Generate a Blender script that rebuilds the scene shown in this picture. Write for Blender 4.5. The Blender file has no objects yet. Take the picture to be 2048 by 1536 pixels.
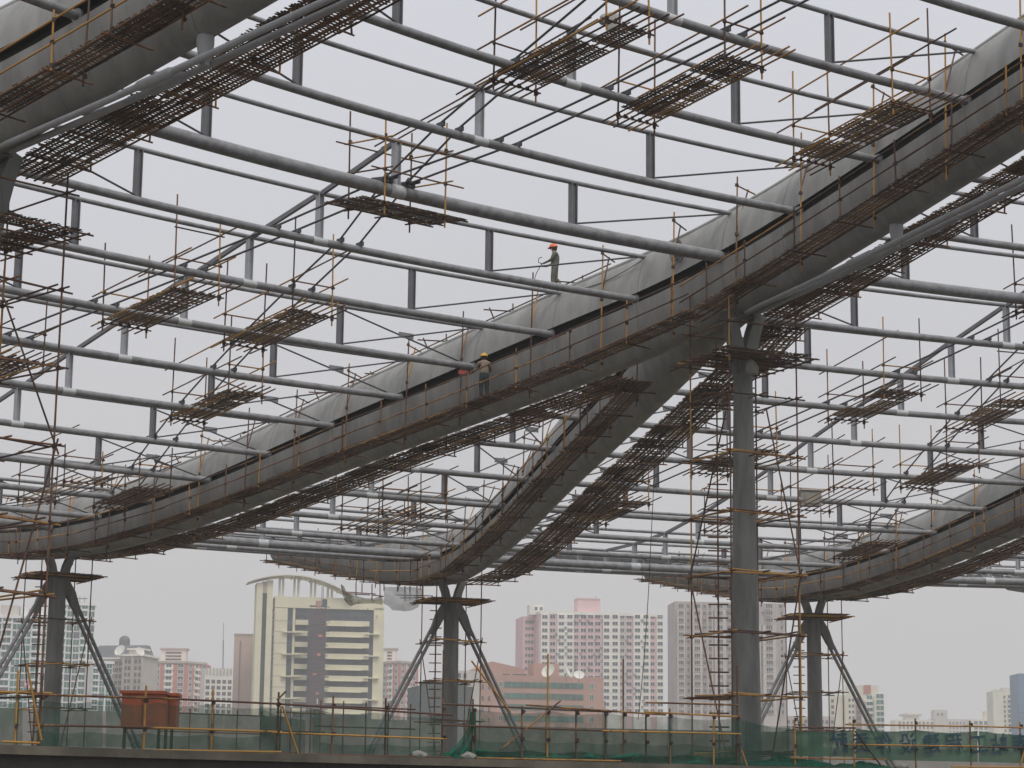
import bpy, math, random
from math import radians, sin, cos, pi, sqrt, atan2, hypot
from mathutils import Matrix, Vector
random.seed(7)
S = bpy.context.scene
COL = S.collection

# ------------------------------------------------------------------ camera
PITCH, ROLL, FPX = 0.19240, 0.0110, 4284.8
W0, H0 = 2048.0, 1536.0
cam_d = bpy.data.cameras.new('camera'); cam = bpy.data.objects.new('camera', cam_d); COL.objects.link(cam)
cam_d.sensor_width = 36.0; cam_d.lens = FPX / W0 * 36.0; cam_d.clip_start = 0.5; cam_d.clip_end = 20000
cam.matrix_world = Matrix.Rotation(pi / 2 + PITCH, 4, 'X') @ Matrix.Rotation(ROLL, 4, 'Z')
S.camera = cam

# ------------------------------------------------------------------ world, overcast daylight
SUN_EL, SUN_AZ = radians(58), radians(152)
wd = bpy.data.worlds.new('World'); S.world = wd; wd.use_nodes = True
nt = wd.node_tree; nt.nodes.clear()
out = nt.nodes.new('ShaderNodeOutputWorld'); mixs = nt.nodes.new('ShaderNodeMixShader')
bg1 = nt.nodes.new('ShaderNodeBackground'); bg2 = nt.nodes.new('ShaderNodeBackground')
sky = nt.nodes.new('ShaderNodeTexSky'); sky.sky_type = 'NISHITA'; sky.sun_disc = False
sky.sun_elevation = SUN_EL; sky.sun_rotation = SUN_AZ; sky.dust_density = 5.0
bg1.inputs[1].default_value = 0.07
tc = nt.nodes.new('ShaderNodeTexCoord'); sx = nt.nodes.new('ShaderNodeSeparateXYZ')
ramp = nt.nodes.new('ShaderNodeValToRGB')
cr = ramp.color_ramp
cr.elements[0].position = 0.0; cr.elements[0].color = (0.575, 0.56, 0.56, 1)
cr.elements[1].position = 1.0; cr.elements[1].color = (1.0, 1.0, 1.0, 1)
e = cr.elements.new(0.12); e.color = (0.60, 0.595, 0.605, 1)
e = cr.elements.new(0.42); e.color = (0.70, 0.715, 0.775, 1)
nt.links.new(tc.outputs['Generated'], sx.inputs[0]); nt.links.new(sx.outputs['Z'], ramp.inputs[0])
nz = nt.nodes.new('ShaderNodeTexNoise'); nz.inputs['Scale'].default_value = 2.2; nz.inputs['Detail'].default_value = 4
mr = nt.nodes.new('ShaderNodeMapRange'); mr.inputs['To Min'].default_value = 0.90; mr.inputs['To Max'].default_value = 1.09
mulc = nt.nodes.new('ShaderNodeVectorMath'); mulc.operation = 'SCALE'
nt.links.new(tc.outputs['Generated'], nz.inputs['Vector']); nt.links.new(nz.outputs['Fac'], mr.inputs['Value'])
nt.links.new(ramp.outputs[0], mulc.inputs[0]); nt.links.new(mr.outputs[0], mulc.inputs['Scale'])
nt.links.new(mulc.outputs[0], bg2.inputs[0]); bg2.inputs[1].default_value = 1.0
nt.links.new(sky.outputs[0], bg1.inputs[0])
nt.links.new(bg1.outputs[0], mixs.inputs[1]); nt.links.new(bg2.outputs[0], mixs.inputs[2]); mixs.inputs[0].default_value = 0.93
nt.links.new(mixs.outputs[0], out.inputs[0])
sun_d = bpy.data.lights.new('sun', 'SUN'); sun_d.energy = 1.5; sun_d.angle = radians(22); sun_d.color = (1, 0.97, 0.93)
sun = bpy.data.objects.new('sun', sun_d); COL.objects.link(sun)
sd = Vector((sin(SUN_AZ) * cos(SUN_EL), cos(SUN_AZ) * cos(SUN_EL), sin(SUN_EL)))
sun.rotation_euler = sd.to_track_quat('Z', 'Y').to_euler()
S.view_settings.view_transform = 'Standard'; S.view_settings.look = 'None'
S.view_settings.exposure = 0.05; S.view_settings.gamma = 1.0
S.render.engine = 'CYCLES'
S.cycles.use_denoising = True
S.cycles.max_bounces = 6; S.cycles.transparent_max_bounces = 16
S.cycles.volume_bounces = 2

# ------------------------------------------------------------------ materials
MATS = {}
def mat(name, col, rough=0.6, var=0.15, scale=3.0, col2=None, metal=0.0, streak=False, bump=0.0, rnd=False, thr=(0.35, 0.65), coords='Object'):
    if name in MATS: return MATS[name]
    m = bpy.data.materials.new(name); m.use_nodes = True; n = m.node_tree; b = n.nodes['Principled BSDF']
    b.inputs['Roughness'].default_value = rough; b.inputs['Metallic'].default_value = metal
    c2 = col2 or tuple(max(0, c * (1 - var * 2)) for c in col)
    geo = n.nodes.new('ShaderNodeNewGeometry')
    mp = n.nodes.new('ShaderNodeMapping'); mp.inputs['Scale'].default_value = (1, 1, 0.18 if streak else 1)
    n.links.new(geo.outputs['Position'], mp.inputs[0])
    t = n.nodes.new('ShaderNodeTexNoise'); t.inputs['Scale'].default_value = scale; t.inputs['Detail'].default_value = 6; t.inputs['Roughness'].default_value = 0.65
    n.links.new(mp.outputs[0], t.inputs['Vector'])
    r = n.nodes.new('ShaderNodeValToRGB'); r.color_ramp.elements[0].position = thr[0]; r.color_ramp.elements[1].position = thr[1]
    r.color_ramp.elements[0].color = (*c2, 1); r.color_ramp.elements[1].color = (*col, 1)
    fac = t.outputs['Fac']
    if rnd:
        oi = n.nodes.new('ShaderNodeObjectInfo'); ad = n.nodes.new('ShaderNodeMath'); ad.operation = 'ADD'
        ml = n.nodes.new('ShaderNodeMath'); ml.operation = 'MULTIPLY_ADD'; ml.inputs[1].default_value = rnd; ml.inputs[2].default_value = -rnd / 2
        n.links.new(oi.outputs['Random'], ml.inputs[0]); n.links.new(t.outputs['Fac'], ad.inputs[0]); n.links.new(ml.outputs[0], ad.inputs[1]); fac = ad.outputs[0]
    n.links.new(fac, r.inputs[0]); n.links.new(r.outputs[0], b.inputs['Base Color'])
    if bump:
        bp = n.nodes.new('ShaderNodeBump'); bp.inputs['Strength'].default_value = bump; bp.inputs['Distance'].default_value = 0.02
        n.links.new(t.outputs['Fac'], bp.inputs['Height']); n.links.new(bp.outputs[0], b.inputs['Normal'])
    MATS[name] = m; return m

STEEL = mat('beam_steel_paint', (0.30, 0.295, 0.282), 0.5, 0.1, 1.5, (0.215, 0.215, 0.206), thr=(.38, .6), bump=.25, streak=True)
STEELLOW = STEEL
TUBE = mat('tube_primer_grey', (0.25, 0.255, 0.268), 0.42, 0.12, 3.0, (0.165, 0.165, 0.168), thr=(.36, .58))
POSTD = mat('post_shaded_grey', (0.19, 0.19, 0.205), 0.5, 0.12, 3)  # side posts' shaded look from their facing, put into the grey; tie bars share it
POSTL = mat('post_pale_primer', (0.44, 0.455, 0.48), 0.45, 0.08, 3)
WHITEP = mat('pale_primer_band', (0.56, 0.58, 0.59), 0.5, 0.08, 6)
ROD = mat('rod_dark_steel', (0.075, 0.078, 0.085), 0.5, 0.1, 4)
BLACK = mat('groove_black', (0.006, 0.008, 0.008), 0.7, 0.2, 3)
COLM = mat('column_steel', (0.20, 0.205, 0.198), 0.6, 0.1, 2.2, (0.125, 0.128, 0.122), streak=True, thr=(.38, .6), bump=.2)
POLE = mat('scaffold_pole_paint', (0.46, 0.24, 0.05), 0.6, 0.1, 1.7, (0.10, 0.045, 0.026), rnd=0.75, thr=(0.36, 0.66))
POLED = mat('scaffold_pole_rust', (0.21, 0.105, 0.055), 0.75, 0.1, 2.5, (0.06, 0.033, 0.025), rnd=0.5)
COUP = mat('coupler_rust', (0.07, 0.042, 0.03), 0.8, 0.2, 9)
MAT_B = mat('bamboo_mat', (0.21, 0.15, 0.09), 0.85, 0.2, 3.5, (0.075, 0.053, 0.036), rnd=0.4)
CONC = mat('concrete', (0.24, 0.23, 0.205), 0.9, 0.12, 1.4, bump=0.2)
CONCD = mat('concrete_underdeck_shade', (0.07, 0.065, 0.06), 0.9, 0.15, 1.4)  # darkened so the colour itself holds the shade below the slab
ROPE = mat('cable_black', (0.05, 0.055, 0.055), 0.6)
CLOTHW = mat('plastic_sheet', (0.62, 0.64, 0.66), 0.5, 0.08, 4)
SACK = mat('woven_sack', (0.33, 0.32, 0.29), 0.8, 0.12, 5)
ORANGE = mat('container_orange_paint', (0.36, 0.085, 0.03), 0.6, 0.12, 2, (0.22, 0.055, 0.025))
GROUND = mat('ground_soil', (0.09, 0.08, 0.07), 0.95, 0.2, 0.15)
GLASSD = mat('window_glass_dark', (0.035, 0.038, 0.045), 0.5, 0.2, 0.4)
GLASSB = mat('window_glass_blue', (0.085, 0.11, 0.145), 0.45, 0.25, 0.15)
GLASSG = mat('window_glass_green', (0.02, 0.18, 0.13), 0.55, 0.35, 0.12)

def net_mat(name, col, alpha, lo=0.75):
    m = bpy.data.materials.new(name); m.use_nodes = True; n = m.node_tree; n.nodes.clear()
    o = n.nodes.new('ShaderNodeOutputMaterial'); mx = n.nodes.new('ShaderNodeMixShader'); tr = n.nodes.new('ShaderNodeBsdfTransparent')
    df = n.nodes.new('ShaderNodeBsdfDiffuse'); tl = n.nodes.new('ShaderNodeBsdfTranslucent'); m2 = n.nodes.new('ShaderNodeMixShader'); m2.inputs[0].default_value = 0.25
    ns = n.nodes.new('ShaderNodeTexNoise'); ns.inputs['Scale'].default_value = 2.3; ns.inputs['Detail'].default_value = 8
    geo = n.nodes.new('ShaderNodeNewGeometry'); n.links.new(geo.outputs['Position'], ns.inputs['Vector'])
    r = n.nodes.new('ShaderNodeMapRange'); r.inputs['From Min'].default_value = 0.3; r.inputs['From Max'].default_value = 0.7
    r.inputs['To Min'].default_value = alpha * lo; r.inputs['To Max'].default_value = min(1, alpha * 1.25)
    cr_ = n.nodes.new('ShaderNodeValToRGB'); cr_.color_ramp.elements[0].color = (*[c * 0.7 for c in col], 1); cr_.color_ramp.elements[1].color = (*col, 1)
    n.links.new(ns.outputs['Fac'], r.inputs[0]); n.links.new(ns.outputs['Fac'], cr_.inputs[0])
    n.links.new(cr_.outputs[0], df.inputs[0]); n.links.new(cr_.outputs[0], tl.inputs[0])
    n.links.new(df.outputs[0], m2.inputs[1]); n.links.new(tl.outputs[0], m2.inputs[2])
    n.links.new(r.outputs[0], mx.inputs[0]); n.links.new(tr.outputs[0], mx.inputs[1]); n.links.new(m2.outputs[0], mx.inputs[2]); n.links.new(mx.outputs[0], o.inputs[0])
    MATS[name] = m; return m
NETG = net_mat('green_safety_net', (0.055, 0.145, 0.105), 0.44)
NETD = net_mat('green_safety_net_bunched', (0.03, 0.17, 0.115), 0.92)
NETB = net_mat('banner_cloth', (0.10, 0.21, 0.14), 0.82, 0.95)
NETK = net_mat('dark_mesh_net', (0.10, 0.10, 0.075), 0.6)

# ------------------------------------------------------------------ geometry helpers
class G:
    def __init__(s): s.v = []; s.f = []; s.sm = []; s.mi = []
    def add(s, vs, fs, smooth=False, mi=0):
        o = len(s.v); s.v += [tuple(p) for p in vs]
        for f in fs: s.f.append(tuple(i + o for i in f)); s.sm.append(smooth); s.mi.append(mi)
    def box(s, x0, x1, y0, y1, z0, z1, mi=0, M=None):
        vs = [(x, y, z) for z in (z0, z1) for y in (y0, y1) for x in (x0, x1)]
        if M is not None: vs = [M @ Vector(p) for p in vs]
        s.add(vs, [(0, 2, 3, 1), (4, 5, 7, 6), (0, 1, 5, 4), (2, 6, 7, 3), (0, 4, 6, 2), (1, 3, 7, 5)], False, mi)
    def tube(s, pts, r, n=10, cap=True, mi=0):
        pts = [Vector(p) for p in pts]; N = len(pts)
        rs = r if isinstance(r, (list, tuple)) else [r] * N
        rings = []; up = None
        for i, p in enumerate(pts):
            t = (pts[min(i + 1, N - 1)] - pts[max(i - 1, 0)]).normalized()
            if up is None: up = Vector((0, 0, 1)) if abs(t.z) < 0.95 else Vector((1, 0, 0))
            a = t.cross(up).normalized(); b = a.cross(t).normalized(); up = b
            rings.append([p + (a * cos(2 * pi * k / n) + b * sin(2 * pi * k / n)) * rs[i] for k in range(n)])
        vs = [q for g in rings for q in g]
        fs = [(i * n + k, i * n + (k + 1) % n, (i + 1) * n + (k + 1) % n, (i + 1) * n + k) for i in range(N - 1) for k in range(n)]
        s.add(vs, fs, True, mi)
        if cap:
            s.add(rings[0], [tuple(range(n))[::-1]], False, mi); s.add(rings[-1], [tuple(range(n))], False, mi)
    def bar(s, a, b, w, h, side=None, mi=0):
        """rectangular bar a->b, w along side vector, h along the other"""
        a = Vector(a); b = Vector(b); t = (b - a).normalized()
        sd_ = Vector(side) if side is not None else (t.cross(Vector((0, 0, 1))) if abs(t.z) < 0.95 else Vector((1, 0, 0)))
        sd_ = (sd_ - t * sd_.dot(t)).normalized(); u = t.cross(sd_).normalized()
        vs = [p + sd_ * (w / 2 * i) + u * (h / 2 * j) for p in (a, b) for i, j in ((-1, -1), (1, -1), (1, 1), (-1, 1))]
        s.add(vs, [(3, 2, 1, 0), (4, 5, 6, 7), (0, 1, 5, 4), (1, 2, 6, 5), (2, 3, 7, 6), (3, 0, 4, 7)], False, mi)
    def grid(s, rows, smooth=True, mi=0):
        n = len(rows[0]); vs = [p for r in rows for p in r]
        s.add(vs, [(i * n + k, i * n + k + 1, (i + 1) * n + k + 1, (i + 1) * n + k) for i in range(len(rows) - 1) for k in range(n - 1)], smooth, mi)
    def mesh(s, name, mats):
        me = bpy.data.meshes.new(name); me.from_pydata(s.v, [], s.f)
        me.polygons.foreach_set('use_smooth', s.sm); me.polygons.foreach_set('material_index', s.mi)
        for m in (mats if isinstance(mats, (list, tuple)) else [mats]): me.materials.append(m)
        me.update(); return me

PMAT = {}
def link(name, me, parent=None, M=None):
    o = bpy.data.objects.new(name, me); COL.objects.link(o)
    if parent is not None:
        o.parent = parent; o.matrix_parent_inverse = PMAT[parent.name].inverted()
    if M is not None: o.matrix_basis = M
    PMAT[o.name] = Matrix.Identity(4) if M is None else M.copy()
    return o
LABELS = {}
def tag(o, label, cat, group=None, kind=None):
    if label: o['label'] = label; LABELS.setdefault(label, []).append(o.name)
    if cat: o['category'] = cat
    if group: o['group'] = group
    if kind: o['kind'] = kind
    return o
def thing(name, label, cat, loc=(0, 0, 0), rz=0.0, group=None):
    o = bpy.data.objects.new(name, None); COL.objects.link(o); o.empty_display_size = 0.3
    M = Matrix.Translation(loc) @ Matrix.Rotation(rz, 4, 'Z'); o.matrix_basis = M; PMAT[o.name] = M
    return tag(o, label, cat, group)
def part(name, g, mats, parent, kind=None):
    o = link(name, g.mesh(name, mats), parent)
    if kind: o['kind'] = kind
    return o

gcyl = G(); gcyl.tube([(0, 0, 0), (0, 0, 1)], 0.0255, 8)
POLE_ME = gcyl.mesh('pole', POLE); POLED_ME = gcyl.mesh('pole', POLED)
def align(a, b):
    a = Vector(a); b = Vector(b); d = b - a
    return Matrix.Translation(a) @ d.to_track_quat('Z', 'Y').to_matrix().to_4x4() @ Matrix.Diagonal((1, 1, d.length, 1))
def pole(parent, a, b, name='pole', dark=False, ext=0.0):
    a = Vector(a); b = Vector(b)
    if ext: t = (b - a).normalized() * ext; a = a - t; b = b + t
    return link(name, POLED_ME if dark else POLE_ME, parent, align(a, b))
def couplers(parent, pts):
    g = G()
    for p in pts:
        p = Vector(p); M = Matrix.Translation(p) @ Matrix.Rotation(random.uniform(0, 3), 4, 'Z') @ Matrix.Rotation(random.uniform(-.4, .4), 4, 'X')
        g.box(-.042, .042, -.036, .036, -.05, .05, 0, M)
        g.box(-.02, .075, -.013, .013, -.016, .016, 0, M)
    if pts: part('coupler', g, COUP, parent, 'stuff')

# ------------------------------------------------------------------ the roof's own geometry (ring roof, centre CX, CY)
CX, CY, R1, RS = 44.776, 1.665, 75.0, 3.777
TH_B = -0.5229; SPL = radians(5)
ZT = [19.10, 18.39, 17.72, 17.10, 16.36, 15.75, 15.14, 14.52, 13.91, 13.23, 12.59, 12.09, 11.74, 11.66, 11.85, 12.2, 12.65, 13.12, 13.6, 14.08, 14.5]
def zprof(t):
    if t < -3: return 19.10 + (-3 - t) * 0.70
    if t >= 17: return 14.5 + (t - 17) * 0.4
    i = int(math.floor(t + 3)); u = t + 3 - i
    p = lambda k: ZT[k] if 0 <= k < len(ZT) else (19.80 if k < 0 else 14.9)
    a, b, c, d = p(i - 1), p(i), p(i + 1), p(i + 2)
    return 0.5 * ((2 * b) + (-a + c) * u + (2 * a - 5 * b + 4 * c - d) * u * u + (-a + 3 * b - 3 * c + d) * u ** 3)
def lerp_tab(t, tab):
    if t <= tab[0][0]: return tab[0][1]
    for (a, x), (b, y) in zip(tab, tab[1:]):
        if t <= b: return x + (y - x) * (t - a) / (b - a)
    return tab[-1][1]
def scl(t): return lerp_tab(t, [(2, 1.0), (5, 0.88), (8, 0.78), (10, 0.72), (12, 0.66), (17, 0.30)])
def RJ(t): return R1 + t * RS
def pol(R, th, z=0.0): return Vector((CX + R * sin(th), CY + R * cos(th), z))
def thk(k): return TH_B + k * radians(20)
def axis_raw(k, side, t):
    th = thk(k)
    if t <= 0 or side == 0: return pol(RJ(t), th)
    c = th + side * SPL
    if t >= 10: return pol(RJ(t), c)
    P0 = pol(R1, th); P1 = pol(RJ(10), c); O = Vector((CX, CY, 0)); a = P0 - O; b = P1 - P0
    A = b.dot(b); B = 2 * a.dot(b); C = a.dot(a) - RJ(t) ** 2
    return P0 + b * ((-B + sqrt(B * B - 4 * A * C)) / (2 * A))
def axis(k, side, t):
    s = Vector((0, 0, 0)); n = 0
    for i in range(-3, 4): s += axis_raw(k, side, t + i * 0.22); n += 1
    return s / n
def frame(k, side, t):
    """point on the beam's groove line, left unit vector"""
    p = axis(k, side, t); q = axis(k, side, t + 0.05) - axis(k, side, t - 0.05); q.normalize()
    p.z = zprof(t); return p, Vector((-q.y, q.x, 0)), q
def bp(k, side, t, off, dz):
    p, l, q = frame(k, side, t); return p + l * off + Vector((0, 0, dz))
def th_of(k, side, j):
    p = axis_raw(k, side, j); return atan2(p.x - CX, p.y - CY)

def ray(x, y):
    u = x - W0 / 2; v = y - H0 / 2; c, s = cos(ROLL), sin(ROLL)
    u, v = u * c + v * s, -u * s + v * c
    c, s = cos(PITCH), sin(PITCH)
    return Vector((u, FPX * c + v * s, FPX * s - v * c)).normalized()
def px_depth(x, y, Y):
    d = ray(x, y); return d * (Y / d.y)
def px_ring(x, y, R):
    """where the view ray crosses the cylinder of radius R round the roof's centre (far side)"""
    d = ray(x, y); a = d.x ** 2 + d.y ** 2; b = -2 * (d.x * CX + d.y * CY); c = CX ** 2 + CY ** 2 - R * R
    return d * ((-b + sqrt(b * b - 4 * a * c)) / (2 * a))
def px_roof(x, y, dz):
    d = ray(x, y); lo = 40.0
    while lo < 170:
        P = d * lo; t = (hypot(P.x - CX, P.y - CY) - R1) / RS
        if P.z > zprof(max(-8, min(17, t))) + dz and t > -8: break
        lo += 0.05
    return P, t, atan2(P.x - CX, P.y - CY)

ORD = ['first', 'second', 'third', 'fourth', 'fifth', 'sixth', 'seventh', 'eighth', 'ninth', 'tenth', 'eleventh', 'twelfth', 'thirteenth', 'fourteenth', 'fifteenth', 'sixteenth', 'seventeenth', 'eighteenth']

# ------------------------------------------------------------------ setting: ground, deck
g = G(); g.add([(-2400, -300, -1.6), (2400, -300, -1.6), (2400, 2600, -1.6), (-2400, 2600, -1.6)], [(0, 1, 2, 3)])
o = link('ground', g.mesh('ground', GROUND)); o['kind'] = 'structure'
DZ = 1.1; RD = 72.35
DECKM = mat('deck_concrete', (0.17, 0.152, 0.115), 0.95, 0.2, 0.9, (0.085, 0.078, 0.06))
def arc_sheet(g, ra, rb, za, zb, t0, t1, n=60, mi=0):
    g.grid([[pol(ra, t0 + (t1 - t0) * i / n, za), pol(rb, t0 + (t1 - t0) * i / n, zb)] for i in range(n + 1)], False, mi)
g = G(); T0, T1 = radians(-85), radians(10)
arc_sheet(g, RD, 132, DZ, DZ, T0, T1); arc_sheet(g, RD, RD, DZ - 0.2, DZ, T0, T1); arc_sheet(g, 132, RD, DZ - 0.2, DZ - 0.2, T0, T1)
arc_sheet(g, 132, 132, DZ, DZ - 0.2, T0, T1)
o = link('deck', g.mesh('deck', DECKM)); o['kind'] = 'structure'
g = G(); arc_sheet(g, RD + 1.4, RD + 1.4, -1.6, DZ - 0.2, T0, T1)  # dark wall added in place of the shaded open void under the slab
o = link('deck_void_wall', g.mesh('deck_void_wall', CONCD)); o['kind'] = 'structure'
# ledge beam under the slab edge, shade there put into its dark colour
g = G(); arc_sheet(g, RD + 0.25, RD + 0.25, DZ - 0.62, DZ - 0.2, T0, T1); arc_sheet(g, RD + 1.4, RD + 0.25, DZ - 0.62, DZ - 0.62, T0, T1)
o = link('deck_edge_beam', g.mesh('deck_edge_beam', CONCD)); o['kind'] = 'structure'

# ------------------------------------------------------------------ Y-shaped roof beams
UP = [(0.10, 1.64), (0.27, 1.47), (0.44, 1.15), (0.57, 0.78), (0.64, 0.46), (0.68, 0.20)]
LO = [(0.70, -0.16), (0.675, -0.5), (0.60, -0.98), (0.47, -1.42), (0.29, -1.77), (0.12, -1.9)]
def ring_pts(k, side, t, prof, sgn, sc):
    p, l, q = frame(k, side, t)
    return [p + l * (sgn * x * (0.45 + 0.55 * sc)) + Vector((0, 0, z * sc)) for x, z in prof]
def beam_run(root, k, side, t0, t1, first=False):
    edges = [t0] + [j for j in range(int(math.ceil(t0 + 0.3)), int(math.floor(t1 - 0.3)) + 1)] + [t1]
    for a, b in zip(edges, edges[1:]):
        n = 4; ts = [a + (b - a) * i / n for i in range(n + 1)]
        g = G()
        g.grid([ring_pts(k, side, t, UP, 1, scl(t))[::-1] + ring_pts(k, side, t, UP, -1, scl(t)) for t in ts])
        up_ = part('upper_panel', g, STEEL, root)
        g = G()
        g.grid([ring_pts(k, side, t, LO, -1, scl(t)) [:] + ring_pts(k, side, t, LO, 1, scl(t))[::-1] for t in ts])
        part('lower_panel', g, STEELLOW, root)
        # weld seam ring at the joint
        g = G()
        for prof in (UP, LO):
            for sg in (1, -1):
                pr = [(x + 0.006, z) for x, z in prof]
                g.grid([ring_pts(k, side, b - 0.005, pr, sg, scl(b)), ring_pts(k, side, b + 0.002, pr, sg, scl(b))])
        part('weld_seam', g, SEAM, up_)
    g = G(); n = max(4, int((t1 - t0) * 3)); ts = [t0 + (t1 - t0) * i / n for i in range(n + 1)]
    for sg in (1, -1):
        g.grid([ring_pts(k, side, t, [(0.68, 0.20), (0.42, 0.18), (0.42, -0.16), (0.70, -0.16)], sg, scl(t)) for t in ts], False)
    part('recessed_groove', g, BLACK, root)  # recess along both flanks, lined in its own black paint
    g = G(); g.tube([bp(k, side, t, 0, 1.66 * scl(t)) for t in ts], 0.115, 8); part('ridge_pipe', g, STEEL, root)
    if t1 > 16:
        g = G(); r = [ring_pts(k, side, t1, UP + LO, s_, scl(t1)) for s_ in (1, -1)]
        g.add(r[0] + r[1][::-1], [tuple(range(24))]); part('end_plate', g, STEEL, root)
SEAM = mat('weld_seam_grey', (0.20, 0.20, 0.195), 0.6, 0.1, 5)
BEAMS = {-1: ('steel Y-shaped roof beam crossing the upper left corner, nearest the camera', -7.5),
         0: ('huge grey steel Y-shaped roof beam running diagonally through the middle of the picture', -6.5),
         1: ('steel roof beam entering at the right edge and dipping to the right-hand column', -2)}
BOBJ = {}
for k, (lab, ti) in BEAMS.items():
    c = pol(R1, thk(k), zprof(0)); root = thing('roof_beam', lab, 'roof beam', c, 0, 'forked roof beams'); BOBJ[k] = root
    beam_run(root, k, 0, ti, -0.8)
    for side in (-1, 1): beam_run(root, k, side, -0.8, 17.0)
    # hanger strut to the tie rods
    for t in ((-2.0, -5.0) if k < 1 else ()):
        g = G(); p = bp(k, 0, t, 0, 0); g.tube([p + Vector((0, 0, -1.85)), p + Vector((0, 0, -2.05)), p + Vector((0, 0, -2.3 + 0.12 * t))], [0.2, 0.2, 0.11], 14)
        part('hanger_strut', g, POSTL, root)
    # tie rods
    if k < 1:
        for sg, nm in ((1, 'left'), (-1, 'right')):
            tr = thing('tie_rod', '%s of the two pale tie rods slung under the %s beam' % (nm, 'upper left corner' if k == -1 else 'central'), 'tie rod', bp(k, 0, 0, 0.19 * sg, -1.8), 0, 'tie rods')
            zr = lambda t: -1.85 + 0.30 * t
            g = G(); g.tube([bp(k, 0, t, 0.19 * sg, zr(t)) for t in (-0.12, -0.6, -1.2, -2, -3, -4, -5.5, ti + .2)], 0.085, 10); part('rod', g, POSTL, tr)
            for tc_ in (-1.62, -4.3):
                g = G(); g.tube([bp(k, 0, tc_ + d_, 0.19 * sg, zr(tc_ + d_)) for d_ in (-0.16, -.13, .13, 0.16)], [0.09, 0.125, 0.125, 0.09], 10); part('coupler_sleeve', g, POSTL, tr)
            g = G(); g.bar(bp(k, 0, -0.02, 0.19 * sg, -1.62), bp(k, 0, -0.1, 0.19 * sg, -1.98), 0.24, 0.05); part('lug_plate', g, COLM, tr)

# ------------------------------------------------------------------ purlin trusses between the beams
def arcpts(R, ta, tb, z, n):
    return [pol(R, ta + (tb - ta) * i / n, z) for i in range(n + 1)]
def hpost(g, p, h, th, w=0.2):
    """H-section post standing on p, web along the tangent"""
    tx = Vector((cos(th), -sin(th), 0)); rx = Vector((sin(th), cos(th), 0))
    for s_ in (-1, 1): g.bar(p + tx * s_ * (w / 2 - .012), p + tx * s_ * (w / 2 - .012) + Vector((0, 0, h)), w, 0.022, rx)
    g.bar(p, p + Vector((0, 0, h)), w - 0.05, 0.014, tx)
def bay_edges(bay, j):
    kind, k = bay
    if kind == 'out':   # between trunk k and k+1
        ta = th_of(k, 1 if j > 0 else 0, j); tb = th_of(k + 1, -1 if j > 0 else 0, j)
    else: ta = th_of(k, -1, j); tb = th_of(k, 1, j)
    return ta, tb
BAYN = {('out', -2): 'beyond the upper left beam', ('out', -1): 'left of the central beam', ('in', 0): 'inside the central fork',
        ('out', 0): 'right of the central beam', ('in', 1): 'behind the right-hand beam'}
def purlin_label(bay, j):
    where = BAYN[bay]
    if j == 0: return 'thick ring tube with posts at inner column height %s' % where
    if j == 10: return 'thick ring tube low down at outer column height %s' % where
    if j < 0: return '%s tube truss uphill from the thick upper ring tube, %s' % (ORD[-j - 1], where)
    if j < 10: return '%s tube truss downhill from the thick upper ring tube, %s' % (ORD[j - 1], where)
    return '%s tube truss on the eave outside the outer columns, %s' % (ORD[j - 11], where)
MID = {}
def purlin(bay, j):
    R = RJ(j); z = zprof(j); ta, tb = bay_edges(bay, j); w = 0.66 * (0.45 + .55 * scl(j)) / R
    if tb - ta < 4 * w: return
    a, b = ta + w * .9, tb - w * .9; tm = (ta + tb) / 2
    span = (tb - ta) * R
    big = j in (0, 10)
    rl = 0.195 if big else (0.122 if j < 10 else 0.11); h = 1.5 * scl(j) if j > 5 else 1.5
    h = 1.5 if j <= 2 else (1.5 - 0.04 * (j - 2) if j <= 10 else max(0.5, 1.15 - .1 * (j - 10)))
    root = thing('roof_purlin', purlin_label(bay, j), 'purlin', pol(R, tm, z), 0, 'ring purlin trusses')
    n = 24 if span > 12 else 12
    g = G(); g.tube(arcpts(R, a, b, z, n), rl, 14, False); lt_ = part('lower_tube', g, TUBE, root)
    for e_, s_ in ((a, 1), (b, -1)):
        g = G(); g.tube([pol(R, e_ - s_ * .02 / R, z), pol(R, e_ + s_ * .05 / R, z)], rl + .06, 14); part('end_flange', g, TUBE, lt_)
    ru = 0.072 if j < 10 else .064
    wu = 0.12 / R
    g = G(); g.tube(arcpts(R, ta + wu, tb - wu, z + h, n), ru, 10, False); part('upper_tube', g, TUBE, root)
    posts = [tm]
    if span > 8: posts += [(ta + tm) / 2, (tb + tm) / 2]
    for i, th in enumerate(posts):
        g = G(); hpost(g, pol(R, th, z + rl - .02), h - rl, th, 0.19 if not big else .21)
        po = part('post', g, POSTL if i == 0 else POSTD, root)
        if i == 0:
            g = G(); d_ = 0.25 / R; g.tube([pol(R, th - d_, z), pol(R, th + d_, z)], rl + .008, 14); part('primer_band', g, WHITEP, po)
    # end bracing
    if span > 8:
        for e_, th in ((ta + wu * 3, posts[1]), (tb - wu * 3, posts[2])):
            lo_ = pol(R, th, z + rl); hi = pol(R, e_, z + h); g = G(); g.tube([lo_, hi], 0.03, 6); part('brace_rod', g, ROD, root)
            if j >= 3:
                hi2 = pol(R, th, z + h - .1); lo2 = pol(R, e_ + (1.2 * w if e_ < th else -1.2 * w), z + rl); g = G(); g.tube([hi2, lo2], 0.03, 6); br_ = part('brace_rod', g, ROD, root)
                c_ = (lo_ + hi + hi2 + lo2) / 4; tx = Vector((cos(th), -sin(th), 0)); g = G(); g.bar(c_ - tx * .3, c_ + tx * .3, 0.03, 0.2, Vector((sin(th), cos(th), 0))); part('brace_plate', g, TUBE, br_)
    MID[(bay, j)] = (tm, z, h, rl, R)
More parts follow.
